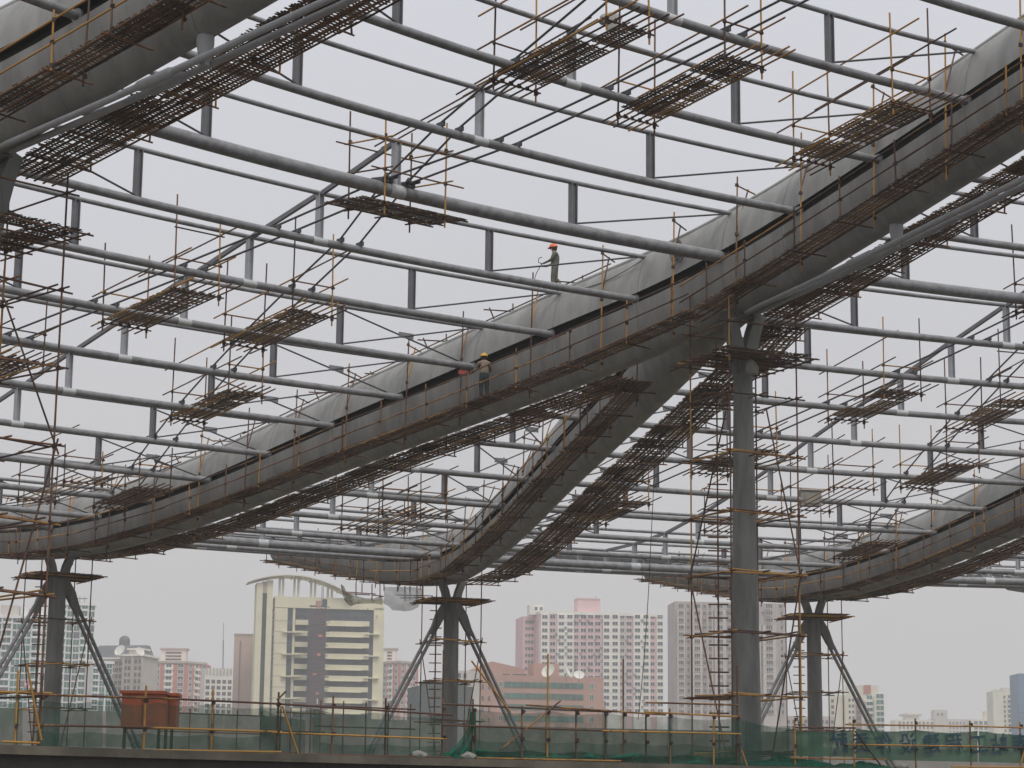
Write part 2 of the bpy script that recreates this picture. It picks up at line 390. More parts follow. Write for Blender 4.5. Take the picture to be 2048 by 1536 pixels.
for bay, js in ((('out', -1), range(-6, 18)), (('in', 0), range(2, 18)), (('out', 0), range(-5, 18)), (('in', 1), range(6, 18)), (('out', -2), range(-4, 1))):
    for j in js: purlin(bay, j)

# radial tie bar on the mid-span post tops, plan bracing rods
for bay, js in ((('out', -1), range(0, 17)), (('out', 0), range(0, 17)), (('in', 0), range(5, 17))):
    root = thing('ridge_tie_bar', 'straight bar linking the pale mid-span post tops %s' % BAYN[bay], 'tie bar', pol(RJ(js[0]), MID[(bay, js[0])][0], zprof(js[0])), 0, 'ridge tie bars')
    for j in js:
        tm, z, h, rl, R = MID[(bay, j)]; tm2, z2, h2, rl2, R2 = MID[(bay, j + 1)]
        g = G(); g.bar(pol(R + .12, tm, z + h - .02), pol(R2 - .12, tm2, z2 + h2 - .02), 0.1, 0.14); part('bar_segment', g, POSTD, root)
for bay in (('out', -1), ('out', 0)):
    for sg, nm in ((-1, 'left'), (1, 'right')):
        for q, nq in ((-sg, 'inner'), (sg, 'outer')):
            for rng, nr in ((range(-5, 1), 'uphill'), (range(0, 10), 'downhill')):
                root = thing('bracing_rod', '%s rod of the pair splaying %s %s, %s' % (nq, nm, nr, BAYN[bay]), 'bracing rod', pol(R1, MID[(bay, 0)][0], zprof(0)), 0, 'plan bracing rods')
                prev = None
                for j in rng:
                    if (bay, j) not in MID: continue
                    tm, z, h, rl, R = MID[(bay, j)]
                    d_ = sg * (0.55 * abs(j) + 0.28) + q * 0.26
                    if j == 0: d_ = sg * .02 + q * .30
                    p = pol(R, tm + radians(d_), z + rl + 0.10)
                    if prev is not None:
                        g = G(); g.tube([prev, p], 0.033, 6); part('rod_segment', g, ROD, root)
                    if j != 0:
                        g = G(); rr = Vector((sin(tm), cos(tm), 0)); g.bar(p - rr * .16 - Vector((0, 0, .05)), p + rr * .16 - Vector((0, 0, .05)), .07, .13); part('clevis', g, ROD, root)
                    prev = p
# cast node plates on the thick ring tube
for bay, nm in ((('out', -1), 'left'), (('out', 0), 'right')):
    for q, nq in ((-1, 'left'), (1, 'right')):
        tm, z, h, rl, R = MID[(bay, 0)]; p = pol(R, tm + radians(q * .30), z + rl)
        root = thing('node_plate', '%s dark cast rod node on the thick tube, %s' % (nq, BAYN[bay]), 'node plate', p)
        g = G(); tx = Vector((cos(tm), -sin(tm), 0)); rr = Vector((sin(tm), cos(tm), 0))
        g.bar(p - tx * .2 + Vector((0, 0, .03)), p + tx * .2 + Vector((0, 0, .03)), .3, .1); part('saddle', g, ROD, root)
        for a_ in (-.5, .5, pi - .5, pi + .5):
            dr = rr * cos(a_) * -1 + tx * sin(a_); g = G(); g.tube([p + Vector((0, 0, .1)), p + dr * .42 + Vector((0, 0, .13))], [.085, .05], 8); part('socket', g, ROD, root)

# ------------------------------------------------------------------ columns
def vlegs(root, base, beam_z, k_th, spread, m, w=0.3, span_dir=None):
    tx = span_dir
    for s_ in (-1, 1):
        pts = [base + tx * s_ * .12 + Vector((0, 0, -.75)), base + tx * s_ * .22 + Vector((0, 0, -.1)), base + tx * s_ * (spread * .62) + Vector((0, 0, (beam_z - base.z) * .5)), base + tx * s_ * spread + Vector((0, 0, beam_z - base.z + .12))]
        ws = [w * .9, w, w * .95, w * .9]
        ny = Vector((-tx.y, tx.x, 0)); rows = []
        for i, p in enumerate(pts):
            t = (pts[min(3, i + 1)] - pts[max(0, i - 1)]).normalized(); u = t.cross(ny).normalized()
            rows.append([p + u * ws[i] * a_ * .5 + ny * .17 * b_ for a_, b_ in ((-1, -1), (1, -1), (1, 1), (-1, 1), (-1, -1))])
        g = G(); g.grid(rows, False); g.add(rows[-1][:4], [(0, 1, 2, 3)]); part('fork_leg', g, m, root)
COLS = {}
for k in (-1, 0, 1):
    b = pol(R1, thk(k), DZ); lab = {-1: 'tall inner column at the left edge wrapped in scaffolding', 0: 'tall tapered grey column with forked head carrying the central beam', 1: 'tall inner column beyond the right edge'}[k]
    root = thing('inner_column', lab, 'column', b, 0, 'columns')
    g = G(); zs = [(0, .475), (2.2, .455), (6, .40), (9.5, .34), (11.5, .31), (12.6, .30), (12.95, .29)]
    g.tube([b + Vector((0, 0, z)) for z, r in zs], [r for z, r in zs], 24); part('shaft', g, COLM, root)
    g = G(); g.tube([b + Vector((0, 0, -.0)), b + Vector((0, 0, .12))], .62, 20); part('base_plate', g, COLM, root)
    tx = Vector((cos(thk(k)), -sin(thk(k)), 0))
    vlegs(root, b + Vector((0, 0, 13.05)), zprof(0) - 1.85, thk(k), .62, COLM, .42, tx)
for k, s_, nm in ((0, -1, 'left'), (0, 1, 'middle'), (1, -1, 'right-hand')):
    th = thk(k) + s_ * SPL; b = pol(RJ(10), th, DZ); tx = Vector((cos(th), -sin(th), 0)); ny = Vector((sin(th), cos(th), 0))
    root = thing('outer_column', '%s of the three shorter outer columns with raking double-pipe struts' % nm, 'column', b, 0, 'columns'); COLS[(k, s_)] = (b, th, tx, ny)
    g = G(); g.tube([b + Vector((0, 0, z)) for z in (0, 4, 7.6, 8.3)], [.385, .38, .365, .36], 20); part('shaft', g, COLM, root)
    vlegs(root, b + Vector((0, 0, 8.4)), zprof(10) - 1.30, th, .56, COLM, .34, tx)
    for q in (-1, 1):
        hd = b + Vector((0, 0, 8.25)) + tx * q * .2; elb = b + tx * q * 1.05 + Vector((0, 0, 6.75)); foot = b + tx * q * 4.7 + Vector((0, 0, 0.0))
        g = G(); rows = []
        for p, ww in ((hd, .55), (b + tx * q * .55 + Vector((0, 0, 7.75)), .5), (b + tx * q * .85 + Vector((0, 0, 7.1)), .36), (elb, .26)):
            rows.append([p + tx * ww * .5 * a_ + ny * .13 * c_ for a_, c_ in ((-1, -1), (1, -1), (1, 1), (-1, 1), (-1, -1))])
        g.grid(rows, False); g.add(rows[0][:4], [(0, 1, 2, 3)]); g.add(rows[3][:4], [(3, 2, 1, 0)]); part('strut_head', g, COLM, root)
        u = (foot - elb).normalized(); sd_ = u.cross(ny).normalized()
        for c_ in (-1, 1):
            off = sd_ * .115 * c_
            g = G(); g.tube([elb + off - u * .3, foot + off - u * 1.2], .082, 10); po = part('strut_pipe', g, TUBE, root)
            g = G(); g.tube([foot + off - u * 1.5, foot + off - u * 1.0], .11, 10); part('strut_collar', g, COLM, po)
        g = G(); g.bar(foot - u * 1.3, foot, .12, .3, ny); part('strut_shoe', g, COLM, root)

# ------------------------------------------------------------------ slatted mats
def mat_mesh(name, L, Wd, seed, along=True):
    """bamboo mat: L along x, Wd along y; slats laid crosswise with gaps, split strips woven lengthwise"""
    rn = random.Random(seed); g = G(); x = -L / 2
    while x < L / 2 - .03:
        w = rn.uniform(.035, .06); e0 = -Wd / 2 - rn.uniform(-.02, .07); e1 = Wd / 2 + rn.uniform(-.02, .07); sk = rn.uniform(-.012, .012); z = rn.uniform(0, .012)
        if rn.random() > 0.06:
            g.add([(x - sk, e0, z), (x + w - sk, e0, z), (x + w + sk, e1, z), (x + sk, e1, z), (x - sk, e0, z + .014), (x + w - sk, e0, z + .014), (x + w + sk, e1, z + .014), (x + sk, e1, z + .014)],
                  [(0, 3, 2, 1), (4, 5, 6, 7), (0, 1, 5, 4), (1, 2, 6, 5), (2, 3, 7, 6), (3, 0, 4, 7)])
        x += w + rn.uniform(.035, .06)
    n = 5
    for i in range(n):
        y = -Wd / 2 + Wd * (i + .5) / n + rn.uniform(-.03, .03)
        g.box(-L / 2 - rn.uniform(0, .05), L / 2 + rn.uniform(0, .05), y - .028, y + .028, -.014, -.001)
    return g.mesh(name, MAT_B)
MATM = [mat_mesh('slat_mat', 1.25, 0.82, 11 + i) for i in range(5)]
def put_mat(parent, c, ex, ey, sx=1.0, sy=1.0):
    """mat centred on c; ex = unit vector of its length, ey = unit vector of its width"""
    ez = ex.cross(ey).normalized(); ey = ez.cross(ex)
    M = Matrix(((ex.x * sx, ey.x * sy, ez.x, c.x), (ex.y * sx, ey.y * sy, ez.y, c.y), (ex.z * sx, ey.z * sy, ez.z, c.z), (0, 0, 0, 1)))
    o = link('slat_mat', random.choice(MATM), parent, M); o['kind'] = 'stuff'; return o

# ------------------------------------------------------------------ walkways slung along the beams
def walkway(k, side, t0, t1, sg, label, hangers=True, gaps=()):
    """sg +1: left (near) side of the beam, -1: far side"""
    wz = lambda t: (-1.68 if sg > 0 else -1.60) * min(1, scl(t) * 1.03) - 0.02
    wi = lambda t: 0.72 * (0.5 + .5 * scl(t)) + (.02 if sg > 0 else .28)
    root = thing('walkway', label, 'walkway', bp(k, side, t0, sg * 1.2, wz(t0)), 0, 'slung beam walkways')
    step = 1.27 / RS; t = t0; cps = []
    while t < t1 - step / 2:
        tm = t + step / 2; c = bp(k, side, tm, sg * (wi(tm) + (.43 if sg > 0 else .45)), wz(tm) + .07 + random.uniform(-.015, .03))
        ex = (bp(k, side, t + step, 0, wz(t + step)) - bp(k, side, t, 0, wz(t))).normalized(); l = frame(k, side, tm)[1]
        put_mat(root, c, ex, l, 1.03, 1.0)
        if sg < 0: put_mat(root, c - l * .84 + Vector((0, 0, random.uniform(-.01, .02))), ex, l, 1.03, 1.0)
        if random.random() < .35: put_mat(root, c + Vector((0, 0, .04)) + ex * random.uniform(-.4, .4), ex, (l + ex * random.uniform(-.1, .1)).normalized(), 1.0, .9)
        t += step
    # lengthwise bearers under the mats and guard rails, in pole lengths
    n = max(1, int(round((t1 - t0) * RS / 5.6))); dt = (t1 - t0) / n
    for i in range(n):
        a, b = t0 + i * dt - .06, t0 + (i + 1) * dt + .10
        for off, dz, dk in [(wi(a) + (.06 + .27 * m_), .02, m_ != 3 or random.random() < .7) for m_ in range(4 if sg > 0 else 7)]:
            o_ = sg * (off + random.uniform(-.02, .02)); pole(root, bp(k, side, a, o_, wz(a) + dz), bp(k, side, b, o_, wz(b) + dz), 'bearer', dk)
        for hz in ((.55, 1.08) if sg > 0 else ()):
            jz = random.uniform(-.04, .04); o_ = sg * (wi(a) + .90)
            pole(root, bp(k, side, a, o_, wz(a) + hz + jz), bp(k, side, b, o_, wz(b) + hz + random.uniform(-.04, .04)), 'guard_rail', random.random() < .25)
    # guard posts
    t = t0 + .15
    while t < t1:
        l = frame(k, side, t)[1]; eo = wi(t) + (.93 if sg > 0 else 1.76); b0 = bp(k, side, t, sg * eo, wz(t) - .12); tp = bp(k, side, t + random.uniform(-.02, .02), sg * eo, wz(t) + (1.22 if sg > 0 else .45) + random.uniform(-.05, .12))
        pole(root, b0, tp, 'guard_post', random.random() < .3)
        pole(root, bp(k, side, t + .03, sg * (wi(t) - (.35 if sg > 0 else .1)), wz(t) - .06), bp(k, side, t + .03, sg * (wi(t) + (1.1 if sg > 0 else 1.95)), wz(t) - .06), 'transom', True)
        for hz in ((0, .55, 1.08) if sg > 0 else (0,)): cps.append(bp(k, side, t, sg * (wi(t) + .92), wz(t) + hz))
        t += random.uniform(.52, .66)
    # hangers over the beam top
    if hangers:
        t = t0 + .35
        while t < t1 - .1:
            tz = 1.64 * scl(t); e_ = random.uniform(.55, .95)
            pole(root, bp(k, side, t, sg * (wi(t) + .14), wz(t) - .35), bp(k, side, t, sg * (wi(t) + .02), tz + e_), 'hanger', random.random() < .3)
            pole(root, bp(k, side, t, sg * (wi(t) + .1), tz + e_ - .28), bp(k, side, t + .08, sg * -.15, tz + e_ - .32), 'tie_pole', True)
            pole(root, bp(k, side, t + .08, sg * .12, tz + e_ - .2), bp(k, side, t + .02, sg * (wi(t) + .06), tz * .25), 'hanger_brace', random.random() < .25)
            cps += [bp(k, side, t, sg * (wi(t) + .05), tz + e_ - .28), bp(k, side, t, sg * (wi(t) + .08), tz * .25), bp(k, side, t, sg * (wi(t) + .1), wz(t) - .1)]
            t += random.uniform(.74, .92)
        n = max(1, int(round((t1 - t0) * RS / 6)))
        for i in range(n):
            a, b = t0 + (t1 - t0) * i / n, t0 + (t1 - t0) * (i + 1) / n + .05
            if sg < 0: pole(root, bp(k, side, a, sg * wi(a), 1.64 * scl(a) + .75), bp(k, side, b, sg * wi(b), 1.64 * scl(b) + .7), 'top_rail', True)
    couplers(root, cps)
    return root
walkway(0, 0, -5.6, 0.2, 1, 'slatted walkway on the near side of the central beam above its tall column')
walkway(0, 0, -5.6, 0.1, -1, 'slatted walkway on the far side of the central beam above its tall column', False)
walkway(0, -1, 0.2, 10.4, 1, 'long slatted walkway with yellow rails down the near side of the central beam')
walkway(0, -1, 1.7, 10.4, -1, 'slatted walkway seen under the central beam on its far side', True)
walkway(0, -1, 10.4, 16.3, 1, 'walkway along the eave end of the central beam, bottom left')
walkway(0, 1, 1.7, 10.2, 1, 'walkway on the near side of the lower fork branch in the middle')
walkway(0, 1, 0.3, 10.2, -1, 'walkway on the far side of the lower fork branch in the middle', False)
walkway(0, 1, 10.2, 16.6, 1, 'walkway with pale mats curving up to the eave left of the middle column')
walkway(-1, 0, -6.5, -0.3, 1, 'walkway on the near face of the upper left beam')
walkway(-1, 0, -6.5, 0.2, -1, 'broad see-through slatted walkway under the upper left beam', False)
walkway(1, -1, 1.5, 10.2, 1, 'walkway on the near side of the beam at the right edge')
walkway(1, -1, 1.5, 10.2, -1, 'walkway on the far underside of the beam at the right edge', False)
walkway(1, -1, 10.2, 16.6, 1, 'walkway curving up to the eave behind the tall column')

# ------------------------------------------------------------------ hanging scaffolds between purlins
def hang(x, y, bay, label, jl=None, wdt=1.6, mats=True, seed=0, tall=(2.4, 3.1)):
    """x, y: pixel of the middle of the lower end; finds the purlin above it"""
    rn = random.Random(seed)
    P, t, th = px_roof(x, y, -.35)
    j = int(round(t)) if jl is None else jl
    Ra, Rb = RJ(j) + .35, RJ(j - 1) - .35
    def q(u, v, dz):   # u 0..1 from lower to upper end, v -1..1 across
        R = Ra + (Rb - Ra) * u; za = zprof(j) - .42; zb = zprof(j - 1) - .62
        return pol(R, th + v * wdt / 2 / R, za + (zb - za) * u + dz)
    root = thing('hanging_scaffold', label, 'scaffold', q(.5, 0, 0), 0, 'scaffolds hung from the purlins')
    cps = []; tops = {}
    for u in (0.04, .96):
        for v in (-1, 1):
            h = rn.uniform(*tall); a = q(u, v, -.3); b = q(u, v, h) + Vector((rn.uniform(-.05, .05), rn.uniform(-.05, .05), 0)); pole(root, a, b, 'standard', rn.random() < .35); tops[(u, v)] = h
            cps += [q(u, v, 0), q(u, v, -.08)]
    for u in (0.04, .96):
        pole(root, q(u, -1.2, -.03), q(u, 1.22, -.03), 'transom', True)
        pole(root, q(u, -1.15, .95), q(u, 1.1, .95), 'cross_rail', rn.random() < .5); cps += [q(u, -1, .95), q(u, 1, .95)]
        if rn.random() < .6: pole(root, q(u, -1.1, 1.9), q(u, 1.15, 1.9), 'cross_rail', True)
    nb = 6
    for i in range(nb):
        v = -1 + 2 * i / (nb - 1)
        pole(root, q(-.10 - rn.random() * .06, v * 1.0, .03), q(1.12 + rn.random() * .12, v, .03), 'bearer', rn.random() < .6); cps += [q(.04, v, 0), q(.96, v, 0)]
    for v in (-1, 1):
        pole(root, q(-.12, v, 1.0), q(1.15, v, 1.02), 'side_rail', rn.random() < .4)
        if rn.random() < .7: pole(root, q(-.1, v, 1.9), q(1.2, v, 1.95), 'side_rail', rn.random() < .6)
    if mats:
        ex = (q(1, 0, 0) - q(0, 0, 0)); L = ex.length; ex.normalize(); ey = (q(.5, -1, 0) - q(.5, 1, 0)).normalized()
        nl = max(1, int(L / 1.25)); 
        for i in range(nl):
            for v in (-.5, .5):
                if rn.random() < .06: continue
                c = q((i + .5) / nl * .9 + .05 + rn.uniform(-.03, .03), v, .075 + rn.uniform(0, .03)); put_mat(root, c, ex, ey, .98, .98)
    couplers(root, cps); return root
LB, RB, IB = ('out', -1), ('out', 0), ('in', 0)
hang(1057, 150, LB, 'hung scaffold with two dark mats at the top centre, a white cloth on it', -2, 1.45, seed=1)
hang(1310, 213, LB, 'hung scaffold with a dark mat at the top right of centre', -2, 1.3, seed=2)
hang(1655, 302, LB, 'hung scaffold beside the central beam near the upper right corner', -2, 1.35, seed=3)
hang(262, 642, LB, 'hung scaffold in the left bay, left one of the two side by side', 3, 1.6, seed=4)
hang(497, 683, LB, 'hung scaffold in the left bay, right one of the two side by side', 3, 1.5, seed=5)
hang(378, 836, LB, 'small hung scaffold halfway down the left bay close to the beam', 5, 1.35, seed=6)
hang(207, 1018, LB, 'lowest hung scaffold in the left bay just above the beam', 8, 1.35, seed=7, tall=(1.4, 2.2))
hang(-35, 745, LB, 'hung scaffold cut by the left edge', 5, 1.6, seed=8)
hang(1680, 845, RB, 'hung scaffold right of the tall column, leftmost of the three mats', None, 1.6, seed=9)
hang(1910, 868, RB, 'hung scaffold right of the tall column, rightmost of the three mats', None, 1.6, seed=10)
hang(1840, 969, RB, 'hung scaffold near the right edge, lowest of the three mats', None, 1.5, seed=11)
hang(1690, 1117, RB, 'small hung scaffold resting just above the right-hand beam', None, 1.3, seed=12, tall=(1.4, 2.2))
hang(1600, 1032, RB, 'scaffold of bare bearers below the pale lamp box', None, 1.9, False, seed=13)
hang(1420, 945, RB, 'hung scaffold partly hidden behind the tall column', None, 1.7, seed=14)
hang(2020, 660, RB, 'hung scaffold cut by the right edge', None, 1.6, seed=15)
hang(1150, 1062, RB, 'hung scaffold just right of the lower fork branch', None, 1.5, seed=16, tall=(1.2, 1.8))
hang(705, 1063, IB, 'far scaffold beyond the purlins over the middle eave, left one', None, 1.8, False, seed=17, tall=(1.4, 2.1))
hang(765, 1063, IB, 'far scaffold beyond the purlins over the middle eave, right one', None, 1.8, False, seed=18, tall=(1.4, 2.1))
hang(45, 1012, LB, 'far scaffold at the left edge over the low beam', None, 1.6, False, seed=19, tall=(1.2, 2.0))
hang(1420, 1075, RB, 'far bare scaffold over the eave left of the tall column', None, 1.8, False, seed=20, tall=(1.2, 2.0))

# scaffold round the cast node on the thick tube (wide along the tube)
tm, z, h, rl, R = MID[(LB, 0)]
root = thing('node_scaffold', 'wide double-mat scaffold hung round the node of the thick ring tube', 'scaffold', pol(R, tm, z - .6)); cps = []
def q(u, v, dz): return pol(R + .05 - v * .85, tm + (u * 1.75 + .1) / R, z - .62 - v * .1 + dz)
for u in (-.62, .62):
    for v in (-1, 1):
        pole(root, q(u, v, -.3), q(u * 1.02, v, 2.95 + random.uniform(-.5, .2)), 'standard'); cps += [q(u, v, 0), q(u, v, 1.0), q(u, v, 2.0)]
for v in (-1, -.4, .4, 1): pole(root, q(-1.1, v, .02), q(1.1, v, .02), 'bearer', v > 0); 
for u in (-.62, 0, .62): pole(root, q(u, -1.25, -.04), q(u, 1.25, -.04), 'transom', True)
for hz in (1.0, 1.9):
    for v in (-1, 1): pole(root, q(-.9, v, hz), q(1.0, v, hz), 'guard_rail', v > 0)
    for u in (-.62, .62): pole(root, q(u, -1.3, hz + .05), q(u, 1.4, hz + .05), 'cross_rail')
ex = (q(1, 0, 0) - q(-1, 0, 0)).normalized(); ey = (q(0, 1, 0) - q(0, -1, 0)).normalized()
for v in (-.62, .62):
    for u in (-.68, 0.02, .70): put_mat(root, q(u, v, .08), ex, ey)
couplers(root, cps)

# catwalk poles joining post tops uphill
for i_, (ja, jb) in enumerate(((0, -1), (-1, -2))):
    for s_, nm in ((-1, 'left'), (1, 'right')):
        tma, za, ha, rla, Ra = MID[(LB, ja)]; tmb, zb, hb, rlb, Rb = MID[(LB, jb)]
        o = pole(None, pol(Ra + .9, tma + s_ * .12 / Ra, za + ha + .03), pol(Rb - .9, tmb + s_ * .12 / Rb, zb + hb + .05), 'scaffold_pole')
        tag(o, '%s loose pole lying over the post tops, %s span uphill of the node scaffold' % (nm, ORD[i_]), 'pole', 'poles over the post tops')

# ------------------------------------------------------------------ scaffold towers round the columns
def tower(base, th, half, levels, ztop, label, plat=None, dark=.4, seed=0, rungs=True, diag=True):
    rn = random.Random(seed); root = thing('scaffold_tower', label, 'scaffold', base, 0, 'scaffold towers round the columns')
    rot = radians(40) ; cps = []
    cor = [base + Vector((cos(th * -1 + a) * half, sin(th * -1 + a) * half, 0)) for a in (rot + pi, rot + 1.5 * pi, rot, rot + pi / 2)]
    zb = base.z
    V = lambda p, z: Vector((p.x, p.y, z))
    for c in cor:
        zc = zb
        while zc < ztop - .5:
            ze = min(ztop + rn.uniform(-.3, .5), zc + 6.2); pole(root, V(c, zc), V(c, ze), 'standard', rn.random() < dark); zc = ze
    for z in levels:
        for i in range(4):
            a, b = cor[i], cor[(i + 1) % 4]; jz = rn.uniform(-.05, .05)
            pole(root, V(a, z + jz), V(b, z + rn.uniform(-.05, .05)), 'ledger', rn.random() < dark * .5, .3)
            m = (a + b) / 2; cps += [V(a, z)]
            if rn.random() < .8: pole(root, V(a, z + .09) + (base - a) * .12, V(b, z + .02) + (base - b) * .14, 'ledger', rn.random() < dark * .6, .2)
        pole(root, V((cor[0] + cor[1]) / 2, z + .06), V((cor[2] + cor[3]) / 2, z + .06), 'tie_pole', True, .25)
    if diag:
        tiers = [(levels[0] - .2 if len(levels) > 4 else 2.0, levels[-1] if len(levels) < 5 else levels[3])] + ([(levels[3], levels[-1] - .6)] if len(levels) > 4 else [])
        for n_, (za, zb2) in enumerate(tiers):
            for c in (cor[3], cor[1]):
                m = base + (c - base) * .4 + Vector((0, -.75, 0))
                o_ = c + (c - base).normalized() * .05
                pole(root, V(m if n_ == 0 else o_, za), V(o_ if n_ == 0 else m, zb2), 'diagonal_brace', True, .2)
    if rungs:
        c0_ = (cor[0] - base).normalized() * .72; c = base + Vector((-1.0, .25, 0)) * (half / 1.72); cc = base + Vector((-.62, .25, 0)) * (half / 1.72)
        z = zb + .8
        while z < ztop - 1.2: pole(root, V(c, z), V(cc, z), 'ladder_rung', True, .12); z += .42
        for p in (c + (cc - c) * .5,): pole(root, V(p, zb), V(p, ztop - 1), 'ladder_pole', True)
    if plat:
        zp, hw = plat
        d1 = (cor[1] - cor[0]).normalized(); d2 = (cor[3] - cor[0]).normalized(); c0 = (cor[0] + cor[1] + cor[2] + cor[3]) / 4
        for i in range(7):
            v = (i / 6 - .5) * 2 * hw; pole(root, V(c0 + d2 * v - d1 * hw * 1.15, zp), V(c0 + d2 * v + d1 * hw * 1.2, zp), 'bearer', rn.random() < .5)
        for v in (-hw, hw): pole(root, V(c0 + d1 * v - d2 * hw * 1.2, zp - .06), V(c0 + d1 * v + d2 * hw * 1.25, zp - .06), 'transom', True)
        nn = max(2, int(round(2 * hw / .82))); nl = max(2, int(round(2 * hw / 1.25)))
        for i in range(nl):
            for m_ in range(nn):
                a_ = (i + .5) / nl * 2 - 1; b_ = (m_ + .5) / nn * 2 - 1
                if abs(a_) < .3 and abs(b_) < .3: continue
                c = V(c0 + d1 * a_ * hw + d2 * b_ * hw, zp + .06 + rn.uniform(0, .05)); put_mat(root, c, (d1 + Vector((0, 0, rn.uniform(-.03, .03)))).normalized(), d2, hw * 2 / nl / 1.25, 1.0)
        for i in range(4):
            a, b = cor[i], cor[(i + 1) % 4]; pole(root, V(a, zp + 1.0), V(b, zp + 1.0), 'guard_rail', True, .35); cps += [V(a, zp + 1), V(a, zp)]
    couplers(root, cps); return root
tower(pol(R1, thk(0), DZ), thk(0), 1.72, [1.5, 3.2, 5.1, 6.95, 8.8, 10.65, 12.5], 15.6, 'square scaffold tower of yellow poles round the tall column', (13.75, 1.55), .35, 1)
tower(pol(R1, thk(-1), DZ), thk(-1), 1.85, [2.3, 4.6, 6.3, 8.1, 10.0, 11.9], 14.6, 'dark scaffold tower at the left edge reaching up to the upper left beam', (13.3, 1.6), .8, 2)
for (k, s_), nm, sd_ in (((0, -1), 'left', 3), ((0, 1), 'middle', 4), ((1, -1), 'right-hand', 5)):
    b, th, tx, ny = COLS[(k, s_)]
    tower(b, th, 1.6, [3.7, 5.6, 7.5], 10.6, 'scaffold tower with a platform under the head of the %s outer column' % nm, (9.45, 1.45), .6, sd_)

# ------------------------------------------------------------------ guard fence on the deck edge
RF = RD + .22
def rp(x, y0=1500, R=RF):
    p = px_ring(x, y0, R); return atan2(p.x - CX, p.y - CY)
def zpx(x, y, R=RF): return px_ring(x, y, R).z
fence = thing('guard_fence', 'pole guard fence with green safety netting along the concrete deck edge', 'fence', pol(RF, rp(900), DZ))
POSTS = [(-60, 1370), (28, 1340), (78, 1350), (286, 1371), (421, 1379), (552, 1384), (664, 1391), (771, 1396), (885, 1300), (946, 1398), (1043, 1412), (1095, 1308), (1153, 1416), (1210, 1420), (1248, 1318), (1293, 1424), (1340, 1417), (1427, 1424), (1475, 1331), (1590, 1440), (1708, 1441), (1832, 1437), (1942, 1442), (2043, 1444), (2150, 1450)]
cps = []
for i, (x, yt) in enumerate(POSTS):
    th = rp(x); zt = zpx(x, yt); rr = RF + random.uniform(-.03, .03)
    a = pol(rr, th, DZ); b = pol(rr, th + random.uniform(-.02, .02) / RF, zt); pole(fence, a, b, 'fence_post', random.random() < .35)
    cps += [pol(RF - .05, th, zpx(x, 1393 + x * .029)), pol(RF - .05, th, zpx(x, 1451 + x * .026))]
def rail(xa, ya, xb, yb, nm='fence_rail', R=RF - .05, dark=False):
    pole(fence, pol(R, rp(xa), zpx(xa, ya)), pol(R, rp(xb), zpx(xb, yb)), nm, dark)
for xa, ya, xb, yb in ((60, 1389, 300, 1396), (280, 1395, 560, 1408), (540, 1407, 900, 1430), (880, 1408, 1220, 1424), (1050, 1410, 1330, 1430), (1290, 1424, 1480, 1434), (1290, 1405, 1475, 1410),
                       (1590, 1455, 1710, 1456), (1690, 1449, 1960, 1453), (1930, 1452, 2120, 1458),
                       (60, 1450, 310, 1455), (290, 1455, 560, 1464), (540, 1465, 890, 1478), (880, 1450, 1220, 1462), (1180, 1461, 1480, 1468), (1690, 1489, 1960, 1493), (1930, 1493, 2120, 1497),
                       (0, 1483, 75, 1486), (560, 1507, 900, 1515), (300, 1500, 560, 1504), (950, 1516, 1240, 1522), (1580, 1516, 1770, 1519), (1900, 1533, 2100, 1535)):
    rail(xa, ya, xb, yb)
for xa, ya, xb, yb in ((556, 1412, 590, 1507), (995, 1500, 1115, 1402), (935, 1322, 1015, 1425), (1706, 1463, 1757, 1532), (2035, 1530, 2060, 1450), (1478, 1500, 1490, 1536), (38, 1330, 75, 1480), (545, 1400, 562, 1383)):
    rail(xa, ya, xb, yb, 'fence_brace', RF - .12, random.random() < .2)
couplers(fence, cps)
# netting panels: x range, top y left/right, bottom y, amplitude
def net(parent, xa, xb, ya, yb, yla, ylb, R, m, name='net_panel', amp=.05, sag=5, nx=26, seed=0, kind=None):
    rn = random.Random(seed); ph = [rn.uniform(0, 6) for _ in range(6)]; rows = []; ny = 9
    for r in range(ny + 1):
        v = r / ny; row = []
        for c in range(nx + 1):
            u = c / nx; x = xa + (xb - xa) * u
            top = ya + (yb - ya) * u + sag * abs(sin(u * pi * max(1, round((xb - xa) / 115)))) + rn.uniform(-.5, .5)
            bot = yla + (ylb - yla) * u
            y = top + (bot - top) * v
            Rr = R + 1.7 * amp * (sin(u * 23 + ph[0] + v * 2) * .5 + sin(u * 47 + ph[1] - v * 3) * .3 + sin(u * 9 + ph[2] + v * 5) * .6 + sin(u * 90 + v * 8 + ph[3]) * .18) * (.25 + .75 * sin(pi * min(1, v * .9 + .1)))
            row.append(px_ring(x, y, Rr))
        rows.append(row)
    g = G(); g.grid(rows, True); return part(name, g, m, parent, kind)
NETS = [(-70, 45, 1410, 1402, 1492, 1493, .06), (70, 205, 1398, 1402, 1492, 1494, .05), (212, 420, 1402, 1408, 1493, 1500, .05), (415, 560, 1408, 1414, 1500, 1503, .06), (520, 640, 1412, 1418, 1505, 1506, .12),
        (625, 885, 1418, 1432, 1506, 1514, .05), (935, 1100, 1416, 1424, 1514, 1520, .06), (1090, 1215, 1420, 1426, 1520, 1524, .08), (1205, 1345, 1424, 1432, 1523, 1530, .09), (1335, 1480, 1432, 1436, 1528, 1534, .06), (1470, 1590, 1438, 1452, 1534, 1538, .06)]
for i, (xa, xb, ya, yb, yla, ylb, am) in enumerate(NETS): net(fence, xa, xb, ya, yb, yla, ylb, RF + .05, NETG, amp=am, seed=i, sag=6)
